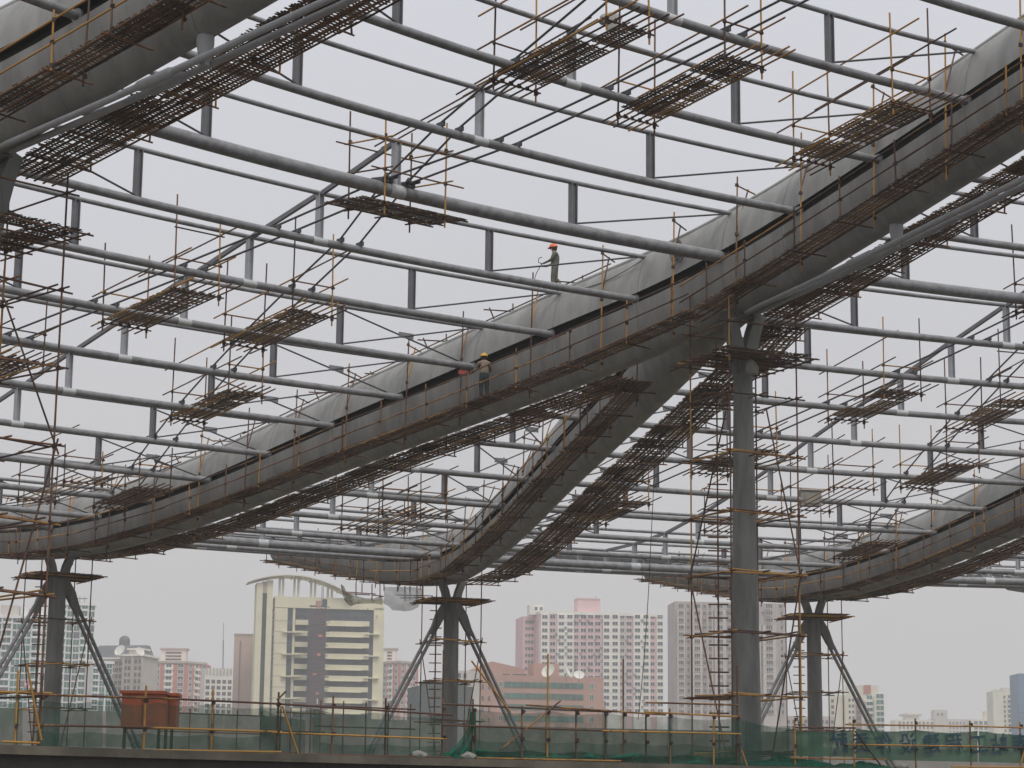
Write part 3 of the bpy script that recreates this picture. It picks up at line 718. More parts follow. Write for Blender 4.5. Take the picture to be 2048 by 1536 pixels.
# second, overlapping layers and gathered hems
net(fence, 520, 610, 1416, 1440, 1504, 1506, RF + .16, NETG, amp=.14, seed=31)
net(fence, 72, 520, 1460, 1472, 1493, 1502, RF + .12, NETG, amp=.06, seed=32, nx=50)
net(fence, 640, 885, 1484, 1490, 1506, 1513, RF + .12, NETG, amp=.06, seed=35)
net(fence, 940, 1480, 1478, 1490, 1518, 1533, RF + .14, NETG, amp=.06, seed=36, nx=60)
net(fence, 950, 1480, 1497, 1512, 1519, 1533, RF + .1, NETD, amp=.1, seed=33, nx=60)
net(fence, 1490, 1580, 1440, 1456, 1520, 1524, RF + .2, NETG, amp=.1, seed=34)
# drape bunched at the gap by the middle column
g = G(); rows = []
for r in range(13):
    v = r / 12; row = []
    for c in range(15):
        u = c / 14; xr = 946 - (6 + 48 * v ** 2.2) * (1 - u) + 6 * u; y = 1424 + 84 * v + 7 * sin(u * 12) * v * .4
        row.append(px_ring(xr, y, RF + .02 + .09 * sin(u * 15 + v * 3)))
    rows.append(row)
g.grid(rows); part('net_drape', g, NETD, fence)
# net heap lying on the slab, right of the tall column and by the drape
def heap(xa, xb, yb, h, nm, seed, m=NETD, R=RF + .3):
    rn = random.Random(seed); rows = []
    for r in range(9):
        v = r / 8; row = []
        for c in range(33):
            u = c / 32; e_ = sin(pi * u) ** .6; hh = h * e_ * sin(pi * v) * (.7 + .3 * sin(u * 17 + seed) * sin(v * 6 + u * 5)) + .02
            p = pol(R + (v - .5) * .7, rp(xa + (xb - xa) * u, 1520), DZ + max(.01, hh)); row.append(p)
        rows.append(row)
    g = G(); g.grid(rows); return g
for xa, xb, h, nm, lab, sd_ in ((895, 1000, .3, 'net_heap', 'heap of dark green net on the slab at the foot of the drape', 3), (1495, 1680, .34, 'net_heap', 'heap of green net on the slab right of the tall column', 4), (1680, 1790, .22, 'net_heap', 'low heap of dark net under the lettered banner', 9)):
    tag(link(nm, heap(xa, xb, 1520, h, nm, sd_).mesh(nm, NETD)), lab, 'net heap', 'net heaps')
# lettered banner, read from behind
ban = thing('banner', 'green cloth banner with dark blue lettering seen from behind, at the lower right', 'banner', pol(RF + .03, rp(1830), DZ))
net(ban, 1592, 1706, 1461, 1460, 1512, 1514, RF + .03, NETB, 'cloth', .03, 3, seed=51)
net(ban, 1712, 1955, 1457, 1462, 1519, 1524, RF + .03, NETB, 'cloth', .03, 5, seed=52, nx=40)
net(ban, 1958, 2120, 1462, 1468, 1524, 1528, RF + .03, NETB, 'cloth', .03, 5, seed=53)
INK = mat('banner_ink', (0.02, 0.075, 0.10), 0.8, 0.3, 9, thr=(.2, .6))
dg = bpy.context.evaluated_depsgraph_get()
for ch, x, hh in zip('\u732e\u8d21\u4f5c\u8bbe\u5efa\u7a0b\u5de5\u7ad9\u5357', (1678, 1722, 1768, 1816, 1864, 1908, 1958, 1999, 2043), (46, 42, 42, 42, 42, 42, 42, 42, 42)):
    cu = bpy.data.curves.new('glyph', 'FONT'); cu.body = ch; cu.align_x = 'CENTER'; cu.align_y = 'CENTER'; cu.size = 1.0; cu.offset = 0.016; cu.resolution_u = 3; cu.extrude = 0.0
    to = bpy.data.objects.new('glyph', cu); COL.objects.link(to); bpy.context.view_layer.update()
    me = bpy.data.meshes.new_from_object(to.evaluated_get(bpy.context.evaluated_depsgraph_get())); COL.objects.unlink(to); bpy.data.objects.remove(to)
    th = rp(x, 1490, RF - .02); yc = 1490 + (x - 1830) * .008; c = pol(RF - .03, th, zpx(x, yc, RF - .03)); sz = hh / FPX * c.length * 1.0
    ex = Vector((-cos(th), sin(th), 0)); M = Matrix(((ex.x, 0, -sin(th), c.x), (ex.y, 0, -cos(th), c.y), (0, 1, 0, c.z), (0, 0, 0, 1))) @ Matrix.Rotation(radians(-6), 4, 'Z') @ Matrix.Diagonal((sz, sz, 1, 1))
    me.materials.clear(); me.materials.append(INK); link('lettering', me, ban, M)

# concrete wall and rails seen through the netting, far deck edge
g = G(); 
def wall(xa, xb, R, z0, z1, label, m, nm='parapet_wall', th_=.25):
    ta, tb = rp(xa, 1470, R), rp(xb, 1470, R); g = G(); arc_sheet(g, R, R, z0, z1, ta, tb, 30); arc_sheet(g, R, R + th_, z1, z1, ta, tb, 30); arc_sheet(g, R + th_, R + th_, z1, z0, ta, tb, 30)
    for t in (ta, tb): g.add([pol(R, t, z0), pol(R + th_, t, z0), pol(R + th_, t, z1), pol(R, t, z1)], [(0, 1, 2, 3)])
    return tag(link(nm, g.mesh(nm, m)), label, 'wall')
WALLP = mat('parapet_paint', (0.34, 0.33, 0.31), 0.85, 0.1, 1.0)
wall(-300, 905, 126, DZ, 4.25, 'pale low wall behind the netting, left part', WALLP)
wall(930, 1600, 124, DZ, 4.0, 'bare concrete wall behind the netting, middle part', CONC)
wall(1600, 2500, 128, DZ, 3.3, 'pale low wall behind the lettered banner', WALLP)
for i, (xa, xb, R) in enumerate(((560, 640, 96), (640, 820, 90), (330, 520, 100))):
    hr = thing('site_handrail', '%s short rusty handrail standing on the deck behind the green net' % ('middle', 'right-hand', 'left-hand')[i], 'handrail', pol(R, rp(xa, 1480, R), DZ), 0, 'site handrails')
    ta, tb = rp(xa, 1480, R), rp(xb, 1480, R); n = 5
    for q_ in range(n): t = ta + (tb - ta) * q_ / (n - 1); pole(hr, pol(R, t, DZ), pol(R, t, DZ + 2.3), 'rail_post', True)
    for z in (1.4, 2.1): pole(hr, pol(R, ta, DZ + z), pol(R, tb, DZ + z), 'rail', True, .2)

# orange site boxes behind the fence
def sitebox(xa, xb, yt, yb, R, dep, label):
    th = rp((xa + xb) / 2, 1440, R); c = pol(R, th, DZ); w = (xb - xa) / FPX * c.length; z1 = zpx((xa + xb) / 2, yt, R); z0 = zpx((xa + xb) / 2, yb, R)
    root = thing('site_box', label, 'site box', c, 0.05, 'orange site boxes'); I = PMAT[root.name]
    def b(nm, *a, m=ORANGE): g = G(); g.box(*a, 0, I); return part(nm, g, m, root)
    b('cabinet', -w / 2, w / 2, 0, dep, z0 - DZ, z1 - DZ - .08); b('lid', -w / 2 - .06, w / 2 + .06, -.06, dep + .06, z1 - DZ - .08, z1 - DZ)
    for xx in (-w / 2 + .1, w / 2 - .1): b('leg', xx - .04, xx + .04, .05, .13, 0, z0 - DZ, m=COUP)
    b('door_seam', -.01, .01, -.012, 0, z0 - DZ + .08, z1 - DZ - .2, m=COUP)
    for xx in (-w * .28, w * .3): b('rib', xx - .02, xx + .02, -.02, 0, z0 - DZ + .05, z1 - DZ - .12)
sitebox(243, 324, 1381, 1456, 78, 1.1, 'larger orange steel site box behind the fence, left one')
sitebox(325, 351, 1386, 1455, 78.6, .9, 'narrower red-orange site box tucked beside the larger one')

# ------------------------------------------------------------------ city buildings beyond the station
GZ = -1.6
CREAM = mat('cream_cladding', (0.74, 0.69, 0.49), 0.8, 0.05, 0.25); CREAM2 = mat('cream_render', (0.74, 0.71, 0.58), 0.85, 0.06, 0.2)
PINK = mat('pink_render', (0.72, 0.48, 0.49), 0.85, 0.07, 0.15); WHITEB = mat('white_render', (0.82, 0.80, 0.71), 0.85, 0.06, 0.15)
GREYB = mat('grey_render', (0.46, 0.41, 0.38), 0.9, 0.1, 0.15); GREYL = mat('grey_render_light', (0.58, 0.53, 0.48), 0.9, 0.1, 0.15)
BRICKP = mat('salmon_tile', (0.47, 0.265, 0.195), 0.85, 0.07, 0.2); BEIGE = mat('beige_pink_render', (0.62, 0.46, 0.37), 0.85, 0.06, 0.12)
REDT = mat('red_tile', (0.55, 0.20, 0.15), 0.85, 0.08, 0.2); STONE = mat('stone_cladding', (0.50, 0.45, 0.39), 0.85, 0.08, 0.2)
ROOFD = mat('dark_roof', (0.12, 0.13, 0.15), 0.7, 0.15, 0.3); FRAMEW = mat('white_frame', (0.80, 0.80, 0.78), 0.7, 0.05, 0.3)
NETDK = mat('dark_green_site_net', (0.05, 0.085, 0.08), 0.9, 0.2, 0.3); BLUEB = mat('blue_cladding', (0.12, 0.22, 0.33), 0.6, 0.1, 0.1)
DISHW = mat('dish_white', (0.72, 0.71, 0.64), 0.6, 0.05, 1); STEELB = mat('mast_steel', (0.2, 0.2, 0.22), 0.6)
AC = mat('air_conditioner_case', (0.35, 0.34, 0.33), 0.8, 0.2, 1)

def win_mesh(glass, frame, mull=1, sill=False):
    """unit window, x 0..1, z 0..1, in front of y=0: real frame round a set-back pane"""
    g = G(); f = .05
    for a in ((0, f, 0, 1), (1 - f, 1, 0, 1), (f, 1 - f, 0, f), (f, 1 - f, 1 - f, 1)): g.box(a[0], a[1], -.16, 0.0, a[2], a[3], 1)
    for i in range(mull): x = (i + 1) / (mull + 1); g.box(x - .025, x + .025, -.12, 0, f, 1 - f, 1)
    if sill: g.box(-.06, 1.06, -.35, 0, -.06, 0, 1)
    g.add([(f, -.05, f), (1 - f, -.05, f), (1 - f, -.05, 1 - f), (f, -.05, 1 - f)], [(0, 1, 2, 3)], False, 0)
    return g.mesh('window', [glass, frame])
W_PINK = win_mesh(GLASSD, FRAMEW, 1); W_GREY = win_mesh(GLASSD, GREYL, 2, True); W_BLUE = win_mesh(GLASSB, mat('window_bar_grey', (0.16, 0.17, 0.19), .6), 2); W_GREEN = win_mesh(GLASSG, FRAMEW, 1)
W_RED = win_mesh(GLASSD, FRAMEW, 1, True); W_DK = win_mesh(GLASSD, STONE, 1); W_CREAM = win_mesh(GLASSB, CREAM, 3)

class Bld:
    """a building: front face from pixel xl (distance dl) to pixel xr (distance dr); local x along the front, y inward, z up"""
    def __init__(s, name, label, cat, xl, xr, dl, dr, yref):
        A = px_depth(xl, yref, dl); B = px_depth(xr, yref, dr); s.A = A
        s.w = hypot(B.x - A.x, B.y - A.y); s.rz = atan2(B.y - A.y, B.x - A.x)
        s.xl, s.xr, s.dl, s.dr = xl, xr, dl, dr
        s.root = thing(name, label, cat, (A.x, A.y, GZ), s.rz, 'city buildings'); s.M = PMAT[s.root.name]
    def z(s, x, y):
        """height above ground of pixel (x, y) taken on the front face"""
        u = (x - s.xl) / (s.xr - s.xl); d = 1 / ((1 - u) / s.dl + u / s.dr); return px_depth(x, y, d).z - GZ
    def x(s, px):
        u = (px - s.xl) / (s.xr - s.xl); d = 1 / ((1 - u) / s.dl + u / s.dr); p = px_depth(px, 1400, d)
        return (p.x - s.A.x) * cos(s.rz) + (p.y - s.A.y) * sin(s.rz)
    def box(s, nm, x0, x1, y0, y1, z0, z1, m, parent=None):
        g = G(); g.box(x0, x1, y0, y1, z0, z1, 0, s.M); return part(nm, g, m, parent or s.root)
    def win(s, me, x0, w, z0, h, y=0.0, d=1.0, parent=None):
        return link('window', me, parent or s.root, s.M @ Matrix.Translation((x0, y, z0)) @ Matrix.Diagonal((w, d, h, 1)))
# --- cream office block with curved roof canopy
b = Bld('office_building', 'cream office block with a curved roof canopy and a builders hoist up its front', 'building', 547, 766, 715, 722, 1300)
zt = b.z(600, 1194); b.box('core', 0.4, b.w, .9, 22, 0, zt - 1.2, GLASSB)
b.box('parapet_band', 0, b.w, 0, 22.3, b.z(600, 1216), zt, CREAM)
x1, x2, x3 = b.x(570), b.x(584), b.x(744)
b.box('end_pier', 0, x1, .0, 3, 0, b.z(560, 1216), CREAM); b.box('end_pier', x3, b.w + .2, 0, 22.2, 0, b.z(755, 1216), CREAM)
b.box('end_pier', x2 - .5, x2 + .3, .3, 1.5, 0, b.z(590, 1216), CREAM)
for i in range(10):
    yc = 1244.5 + i * 22.1; zz = b.z(600, yc); hh = b.z(600, yc - 8.5) - zz
    b.box('spandrel', x2 + .4, b.x(612), -.2, 1.2, zz - hh * .58, zz + hh * .58, CREAM); b.box('spandrel', b.x(648), b.x(735), -.6, 1.2, zz - hh * .58, zz + hh * .58, CREAM)
    b.box('spandrel', b.x(648), b.x(722), -1.0, -.6, zz - hh * .72, zz - hh * .58, CREAM)
    b.box('floor_line', 0, x1, -.06, 0, zz + .3, zz + .5, STONE)
    if i % 2: b.box('sun_shelf', x1 - 1.5, x1 + 5, -1.0, .4, zz + .1, zz + .5, CREAM); b.box('sun_shelf', x3 - 3, x3 + 2.0, -1.0, .3, zz + .1, zz + .5, CREAM)
    zw = zz + hh * .58; zh = b.z(600, yc - 22.1 + 5.0) - zw
    for xa, xb in ((571, 583), (586, 598), (599, 611), (650, 664), (666, 682), (684, 700), (702, 717), (719, 733)):
        b.win(W_BLUE, b.x(xa), b.x(xb) - b.x(xa), zw, zh, .95 if xa < 740 else .2)
    b.win(W_BLUE, b.x(735), b.x(743) - b.x(735), zw - 1.2, zh + 1.2, .95)
# left glazed blade
xa, xb = b.x(506), b.x(545); zt2 = b.z(540, 1161)
b.box('blade_wall', xa, b.x(518), -1.0, 8, 0, b.z(515, 1166), CREAM); b.box('blade_wall', b.x(527), xb - 1, -.6, 8, 0, zt2, CREAM); b.box('blade_glass', b.x(517), b.x(528), -.2, 7, 0, b.z(515, 1186), GLASSD)
b.box('blade_head', b.x(517), b.x(528), -.5, 7.5, b.z(515, 1186), b.z(520, 1163), STONE)
for i in range(10): zz = b.z(540, 1240 + i * 22.1); b.win(W_DK, b.x(540), b.x(546) - b.x(540), zz, 2.6, .1)
# canopy
g = G(); rows = []
for i in range(25):
    u = i / 24; px = 488 + 212 * u; py = 1152 + (((px - 565) / 75) ** 2 * 13 if px < 565 else ((px - 565) / 125) ** 2 * 36); X = b.x(px); Z = b.z(px, py)
    rows.append([b.M @ Vector((X, y_, Z + zz)) for y_, zz in ((-2.6, 0), (-2.6, .35), (9, .35), (9, 0), (-2.6, 0))])
g.grid(rows, False); part('roof_canopy', g, CREAM2, b.root)
for px in (553, 560, 583, 591, 617, 625, 651, 659, 690): 
    u = (px - 490) / 285; py = 1152 + (((px - 565) / 75) ** 2 * 13 if px < 565 else ((px - 565) / 125) ** 2 * 36)
    b.box('canopy_post', b.x(px) - .35, b.x(px) + .35, 1, 2, zt, b.z(px, py), CREAM2)
for i in range(11): px = 560 + i * 19; u = (px - 490) / 285; py = 1152 + (((px - 565) / 75) ** 2 * 13 if px < 565 else ((px - 565) / 125) ** 2 * 36); b.box('canopy_rib', b.x(px) - .12, b.x(px) + .12, -2.4, 9, b.z(px, py) - .5, b.z(px, py), CREAM2)
# hoist scaffold against the office front
h_ = Bld('builders_hoist', 'dark scaffold hoist mast climbing the front of the cream office block', 'hoist', 621, 648, 710, 711, 1300)
HS = mat('hoist_mesh', (0.085, 0.08, 0.09), 0.9, 0.3, 0.6, (0.13, 0.075, 0.07))
zt = h_.z(630, 1212); g = G(); rn = random.Random(5)
for i in range(9):
    x = h_.w * i / 8
    for y in (-1.5, 0.5): g.bar(h_.M @ Vector((x, y, 0)), h_.M @ Vector((x, y, zt - rn.random() * 2)), .22, .22)
z = .8
while z < zt:
    g.bar(h_.M @ Vector((-1.8 * rn.random(), -1.5, z)), h_.M @ Vector((h_.w + 1.8 * rn.random(), -1.5, z)), .4, .2); g.bar(h_.M @ Vector((-.6, .5, z + .4)), h_.M @ Vector((h_.w + .6, .5, z + .4)), .3, .3); z += 1.15
for i in range(260):
    z = rn.uniform(0, zt); s2 = rn.choice((-1, 1)); x = (0 if s2 < 0 else h_.w); g.bar(h_.M @ Vector((x - s2 * rn.uniform(.2, 2), -1.5, z)), h_.M @ Vector((x + s2 * rn.uniform(.2, 1.7), -1.4, z + rn.uniform(-.5, .5))), .09, .09)
part('scaffold_frame', g, HS, h_.root, 'stuff')
for i in range(9): x = rn.uniform(0, h_.w - 2.2); zz = 4 + i * (zt - 8) / 9; h_.box('safety_panel', x, x + rn.uniform(.8, 1.5), -1.8, -1.6, zz, zz + rn.uniform(.5, 1.0), REDT)
for zz in (.5, .34, .22, .1): h_.box('light_strip', h_.w * .52, h_.w * .58, -1.9, -1.7, zt * zz, zt * zz + 1.7, FRAMEW)
h_.box('cabin', h_.w * .78, h_.w * 1.08, -2, 0, zt - .2, zt + 2.2, NETDK); h_.box('cabin', h_.w * .3, h_.w * .62, -2, 0, zt - .4, zt + 1.6, BRICKP)
for xx in (.68, .78): h_.box('mast', h_.w * xx, h_.w * xx + .2, -1, -.8, zt, zt + 6.5, STEELB)
zz = zt + .8
while zz < zt + 6.4: h_.box('mast_rung', h_.w * .68, h_.w * .8, -1, -.85, zz, zz + .12, STEELB); zz += .8

# --- pink and white apartment tower
b = Bld('apartment_tower', 'tall pink and white apartment tower with rows of paired windows', 'building', 1078, 1326, 925, 935, 1300)
zt = b.z(1200, 1226); pit = 13.45
b.box('core', 0, b.w, 0, 18, 0, zt, PINK); b.box('roof_rim', -.2, b.w + .2, -.5, 18.2, zt - 1.0, zt + .25, WHITEB)
wl = px_depth(1053, 1300, 960)
b.box('side_wing', -5.4, 0, 9, 26, 0, zt - 1.5, PINK)
for xa, xb, m, pr in ((1080, 1097, WHITEB, .5), (1097, 1113, PINK, .2), (1113, 1146, WHITEB, .9), (1172, 1188, PINK, .6), (1205, 1239, WHITEB, .9), (1239, 1252, GREYL, .25), (1266, 1300, WHITEB, .9), (1313, 1326, WHITEB, .45)):
    b.box('facade_bay', b.x(xa), b.x(xb), -pr, 0, 0, zt - 1.0, m)
def prd(px): 
    for xa, xb, pr in ((1080, 1097, .5), (1097, 1113, .2), (1113, 1146, .9), (1172, 1188, .6), (1205, 1239, .9), (1239, 1252, .25), (1266, 1300, .9), (1313, 1326, .45)):
        if xa <= px <= xb: return -pr
    return 0
rn = random.Random(2)
for r in range(15):
    for c, px in enumerate((1088, 1104, 1121, 1138, 1152, 1166, 1180, 1195, 1212, 1229, 1244, 1258, 1274, 1291, 1305, 1320)):
        zz = b.z(px, 1237.5 + r * pit); ww = (b.x(px + 5.6) - b.x(px - 5.6)) * (1 if c not in (4, 10, 14) else .8)
        b.win(W_PINK, b.x(px) - ww / 2, ww, zz, 1.65, prd(px))
    if r > 0: b.box('floor_band', b.x(1113), b.x(1146), -.96, -.9, b.z(1130, 1231.5 + r * pit) - .1, b.z(1130, 1231.5 + r * pit) + .1, GREYL)
    for px in (1057, 1063, 1069): b.win(W_PINK, b.x(px) * 1.0, 1.1, b.z(1080, 1237.5 + r * pit) - 1.5, 1.5, 9)
for i in range(90):
    px = rn.choice((1112, 1128, 1147, 1159, 1173, 1187, 1204, 1251, 1265, 1282, 1110, 1200)) + rn.uniform(-2, 2); zz = b.z(px, 1243 + rn.randrange(15) * pit) + rn.uniform(-.2, .5); x = b.x(px); b.box('air_conditioner', x, x + .95, prd(px) - .5, prd(px), zz, zz + .7, AC)
b.box('lift_house', b.x(1160), b.x(1205), 5, 13, zt, b.z(1180, 1194), PINK); b.box('lift_house_rim', b.x(1160) - .2, b.x(1205) + .2, 4.8, 13.2, b.z(1180, 1197), b.z(1180, 1196), STONE)
b.box('stair_house', b.x(1063), b.x(1090), 6, 12, zt - 1, b.z(1078, 1207), WHITEB)
for px in (1073, 1083): b.win(W_PINK, b.x(px), 1.4, zt + .9, 1.6, 6)
b.box('roof_pole', b.x(1197), b.x(1197) + .2, 6, 6.2, zt, b.z(1197, 1190), STEELB)

# --- grey apartment tower behind the tall column
b = Bld('apartment_tower', 'grey beige apartment tower half hidden behind the tall column', 'building', 1350, 1572, 858, 862, 1300)
zt = b.z(1420, 1204); b.box('core', 0, b.w, 0, 18, 0, zt, GREYB)
for xa, xb, m, pr in ((1354, 1370, GREYL, 1.2), (1384, 1404, GREYL, 1.4), (1430, 1452, GREYL, 1.0), (1505, 1522, GREYL, .8), (1526, 1552, GREYL, 1.3)): b.box('facade_bay', b.x(xa), b.x(xb), -pr, 0, 0, zt - (3 if xa < 1500 else 9), m)
for xa in (1372, 1381, 1415, 1424, 1560): b.box('drain_strip', b.x(xa), b.x(xa) + .5, -.3, 0, 0, zt - 2, STONE)
for r in range(16):
    for px, pr, wd_ in ((1362, 1.2, 5.2), (1377, 0, 3), (1394, 1.4, 6), (1410, 0, 3.2), (1421, 0, 3), (1440, 1.0, 6.2), (1460, 0, 4.5), (1513, .8, 5), (1539, 1.3, 7), (1564, 0, 4)):
        zz = b.z(px, 1217 + r * 14.1); ww = b.x(px + wd_) - b.x(px - wd_); b.win(W_GREY, b.x(px) - ww / 2, ww, zz, 1.7, -pr)
rn = random.Random(3)
for i in range(60): px = rn.choice((1371, 1383, 1405, 1429, 1453, 1524)) + rn.uniform(-2, 2); zz = b.z(px, 1225 + rn.randrange(15) * 14.1); x = b.x(px); b.box('air_conditioner', x, x + 1.0, -.6, 0, zz, zz + .75, AC)

# --- salmon low block with dishes
b = Bld('office_block', 'salmon tiled low block with green window bands and satellite dishes on its roof', 'building', 944, 1207, 770, 780, 1400)
zt = b.z(1100, 1352); b.box('core', b.x(1000), b.w, 0, 26, 0, zt, BRICKP); b.box('left_wing', 0, b.x(1002), -1.5, 26, 0, b.z(970, 1340), BRICKP)
for r in range(4):
    zz = b.z(1090, 1376 + r * 22.3); b.box('window_band', b.x(1008), b.x(1167), -.25, 0, zz, zz + 1.95, GLASSG)
    for i in range(13): x = b.x(1008 + i * 13.2); b.box('band_mullion', x, x + .1, -.33, -.25, zz, zz + 1.95, BRICKP)
    for px in (1179,): b.win(W_GREEN, b.x(px), 1.6, zz - .1, 2.0)
    for px in (953, 961, 974): b.win(W_DK, b.x(px), .9, zz - 1.2, 2.0, -1.5)
    b.win(W_GREEN, b.x(996), 1.3, zz, 1.9, -1.5)
g = G(); zA = b.z(950, 1340); pts = [(b.x(945), zA), (b.x(985), b.z(985, 1322)), (b.x(1052), b.z(1052, 1337)), (b.x(1052), zt - .5), (b.x(945), zt - .5)]
n = len(pts); g.add([b.M @ Vector((x, y_, z_)) for y_ in (2, 20) for x, z_ in pts], [tuple(range(n))[::-1], tuple(range(n, 2 * n))] + [(i, (i + 1) % n, n + (i + 1) % n, n + i) for i in range(n)]); part('gable_storey', g, BRICKP, b.root)
for xa, xb in ((988, 1006), (1008, 1014), (1016, 1021), (1027, 1052)): b.box('clerestory', b.x(xa), b.x(xb), 1.7, 2, b.z(1000, 1352), b.z(1000, 1347), GLASSD)
b.box('plant_room', b.x(1070), b.x(1122), 3, 12, zt, b.z(1095, 1326), BRICKP)
def dish(px, py, r, D, yaw, tilt, label, m=DISHW):
    c = px_depth(px, py, D); root = thing('satellite_dish', label, 'satellite dish', c, 0, 'roof dishes')
    M = Matrix.Translation(c) @ Matrix.Rotation(yaw, 4, 'Z') @ Matrix.Rotation(tilt, 4, 'X'); g = G(); rows = []
    for i in range(7):
        rr = r * i / 6; rows.append([M @ Vector((rr * cos(a * pi / 10), rr * sin(a * pi / 10), .28 * rr * rr / r)) for a in range(21)])
    g.grid(rows); part('reflector', g, m, root)
    g = G(); g.tube([M @ Vector((0, 0, 0)), M @ Vector((0, 0, -.8)), c + Vector((0, .8, -r * 1.25))], .12, 6); part('mount', g, STEELB, root)
    g = G(); g.tube([M @ Vector((0, -r * .9, .2)), M @ Vector((0, 0, r * .8))], .06, 5); part('feed_arm', g, STEELB, root)
dish(1098, 1343, 2.6, 765, radians(-35), radians(62), 'largest white satellite dish on the salmon block, tilted to the left')
dish(1134, 1346, 2.2, 766, radians(70), radians(60), 'white satellite dish on the salmon block seen edge-on, middle one')
dish(1158, 1351, 1.9, 765, radians(5), radians(52), 'small round white dish on the salmon block, right one')

# --- netted dark block left of it
b = Bld('netted_building', 'low building shell wrapped in dark green site netting', 'building', 838, 945, 600, 604, 1420)
zt = b.z(880, 1372); b.box('netted_shell', 0, b.w, 0, 15, 0, zt, NETDK); b.box('netted_shell', b.x(862), b.x(940), 3, 15, zt, b.z(900, 1362), NETDK)
for i in range(9): x = b.w * (i + .3) / 9; b.box('scaffold_standard', x, x + .1, -.15, 0, 0, zt + .6, POLED)
for i in range(6): zz = zt * (i + .5) / 6; b.box('scaffold_ledger', 0, b.w, -.2, -.1, zz, zz + .1, POLED)
b = Bld('plaster_block', 'pale grey block rising behind the dark netted building', 'building', 905, 960, 700, 702, 1400)
b.box('core', 0, b.w, 0, 12, 0, b.z(925, 1341), GREYL)
for r in range(3):
    for px in (915, 926): b.win(W_DK, b.x(px), 1.0, b.z(920, 1356 + r * 14), 1.6)

# --- salmon slab left of the office and white block
b = Bld('office_slab', 'plain beige pink slab block just left of the cream office', 'building', 466, 516, 740, 741, 1350)
zt = b.z(480, 1270); b.box('core', 0, b.w, 0, 16, 0, zt, BEIGE); b.box('roof_rim', -.1, b.w, -.15, 16, zt, zt + .5, STONE); b.box('pipe_strip', b.x(476), b.x(476) + .3, -.3, 0, 0, zt - 2, STEELB)
for r in range(7): b.win(W_DK, b.x(502), 1.1, b.z(500, 1286 + r * 18.5), 1.8)
b = Bld('white_block', 'small white block with a window grid and a roof mast', 'building', 409, 464, 900, 903, 1380)
zt = b.z(430, 1337); b.box('core', 0, b.w, 0, 14, 0, zt, WHITEB)
for i in range(8): x = b.w * (i + .5) / 8; b.box('fin', x - .25, x + .25, -.5, 0, zt - 2.4, zt + .3, STONE)
for r in range(6):
    for c in range(5): b.win(W_DK, b.w * (c + .18) / 5, b.w / 5 * .7, b.z(430, 1367 + r * 12), 1.6)
m_ = px_depth(446, 1337, 905); root = thing('radio_mast', 'thin radio mast standing on the white block', 'mast', m_)
g = G(); top = px_depth(447, 1245, 905); g.tube([m_ - Vector((0, 0, 1)), m_ + (top - m_) * .62], .28, 6); part('lower_mast', g, STEELB, root)
g = G(); g.tube([m_ + (top - m_) * .62, top], .13, 6); part('upper_mast', g, STEELB, root)

# --- red and white apartments (curved front): three facets
def red_apts(name, label, xs, ds, ytop, cols, rows_, pit, pavil=None):
    b = Bld(name, label, 'building', xs[0], xs[-1], ds[0], ds[-1], 1380); zt = b.z((xs[0] + xs[-1]) / 2, ytop)
    P = []
    for px, d in zip(xs, ds): p = px_depth(px, 1380, d); p = b.M.inverted() @ p; P.append((p.x, p.y))
    for (xa, ya), (xb, yb) in zip(P, P[1:]):
        g = G(); g.add([b.M @ Vector(v) for v in ((xa, ya, 0), (xb, yb, 0), (xb, yb + 15, 0), (xa, ya + 15, 0), (xa, ya, zt), (xb, yb, zt), (xb, yb + 15, zt), (xa, ya + 15, zt))], [(0, 1, 5, 4), (1, 2, 6, 5), (2, 3, 7, 6), (3, 0, 4, 7), (4, 5, 6, 7)]); part('wall_facet', g, REDT, b.root)
        L = hypot(xb - xa, yb - ya); a = atan2(yb - ya, xb - xa); Mf = b.M @ Matrix.Translation((xa, ya, 0)) @ Matrix.Rotation(a, 4, 'Z')
        g = G(); g.box(-.1, L + .1, -.5, .3, zt - .4, zt + .5, 0, Mf); part('cornice', g, STONE, b.root)
        for c in range(cols):
            cx = L * (c + .5) / cols
            g = G(); g.box(cx - L / cols * (.36 if c % 3 == 1 else .27), cx + L / cols * (.36 if c % 3 == 1 else .27), -.12, 0, 0, zt - 1, 0, Mf); part('pale_bay', g, WHITEB if c % 3 == 1 else GREYL, b.root)
            for r in range(rows_):
                zz = b.z(xs[0], ytop + 9.5 + r * pit)
                link('window', W_RED, b.root, Mf @ Matrix.Translation((cx - L / cols * .24, -.13, zz)) @ Matrix.Diagonal((L / cols * .48, 1, 1.6, 1)))
                if c % 3 == 1: g = G(); g.box(cx - L / cols * .36, cx + L / cols * .36, -1.1, -.12, zz - 1.1, zz - .2, 0, Mf); part('balcony', g, WHITEB, b.root)
    if pavil:
        xa, xb, yt = pavil; b.box('roof_pavilion', b.x(xa), b.x(xb), 6, 12, zt, b.z((xa + xb) / 2, yt), WHITEB); b.box('pavilion_cap', b.x(xa) - .7, b.x(xb) + .7, 5.4, 12.6, b.z((xa + xb) / 2, yt), b.z((xa + xb) / 2, yt - 3), STONE)
        for i in range(4): zz = zt + (b.z(xa, yt) - zt) * (i + .4) / 4.6; b.box('louvre', b.x(xa) + 2, b.x(xb) - 2, 5.8, 6, zz, zz + .6, GLASSD)
    return b
red_apts('apartment_block', 'curved red and white apartment block at the lower left with a roof pavilion', (261, 300, 372, 411), (945, 935, 935, 945), 1327, 3, 8, 12.4, (314, 364, 1297))
red_apts('apartment_block', 'narrow red and white apartment block right of the cream office', (764, 798, 833), (950, 942, 950), 1326, 3, 8, 12.4, (762, 789, 1297))

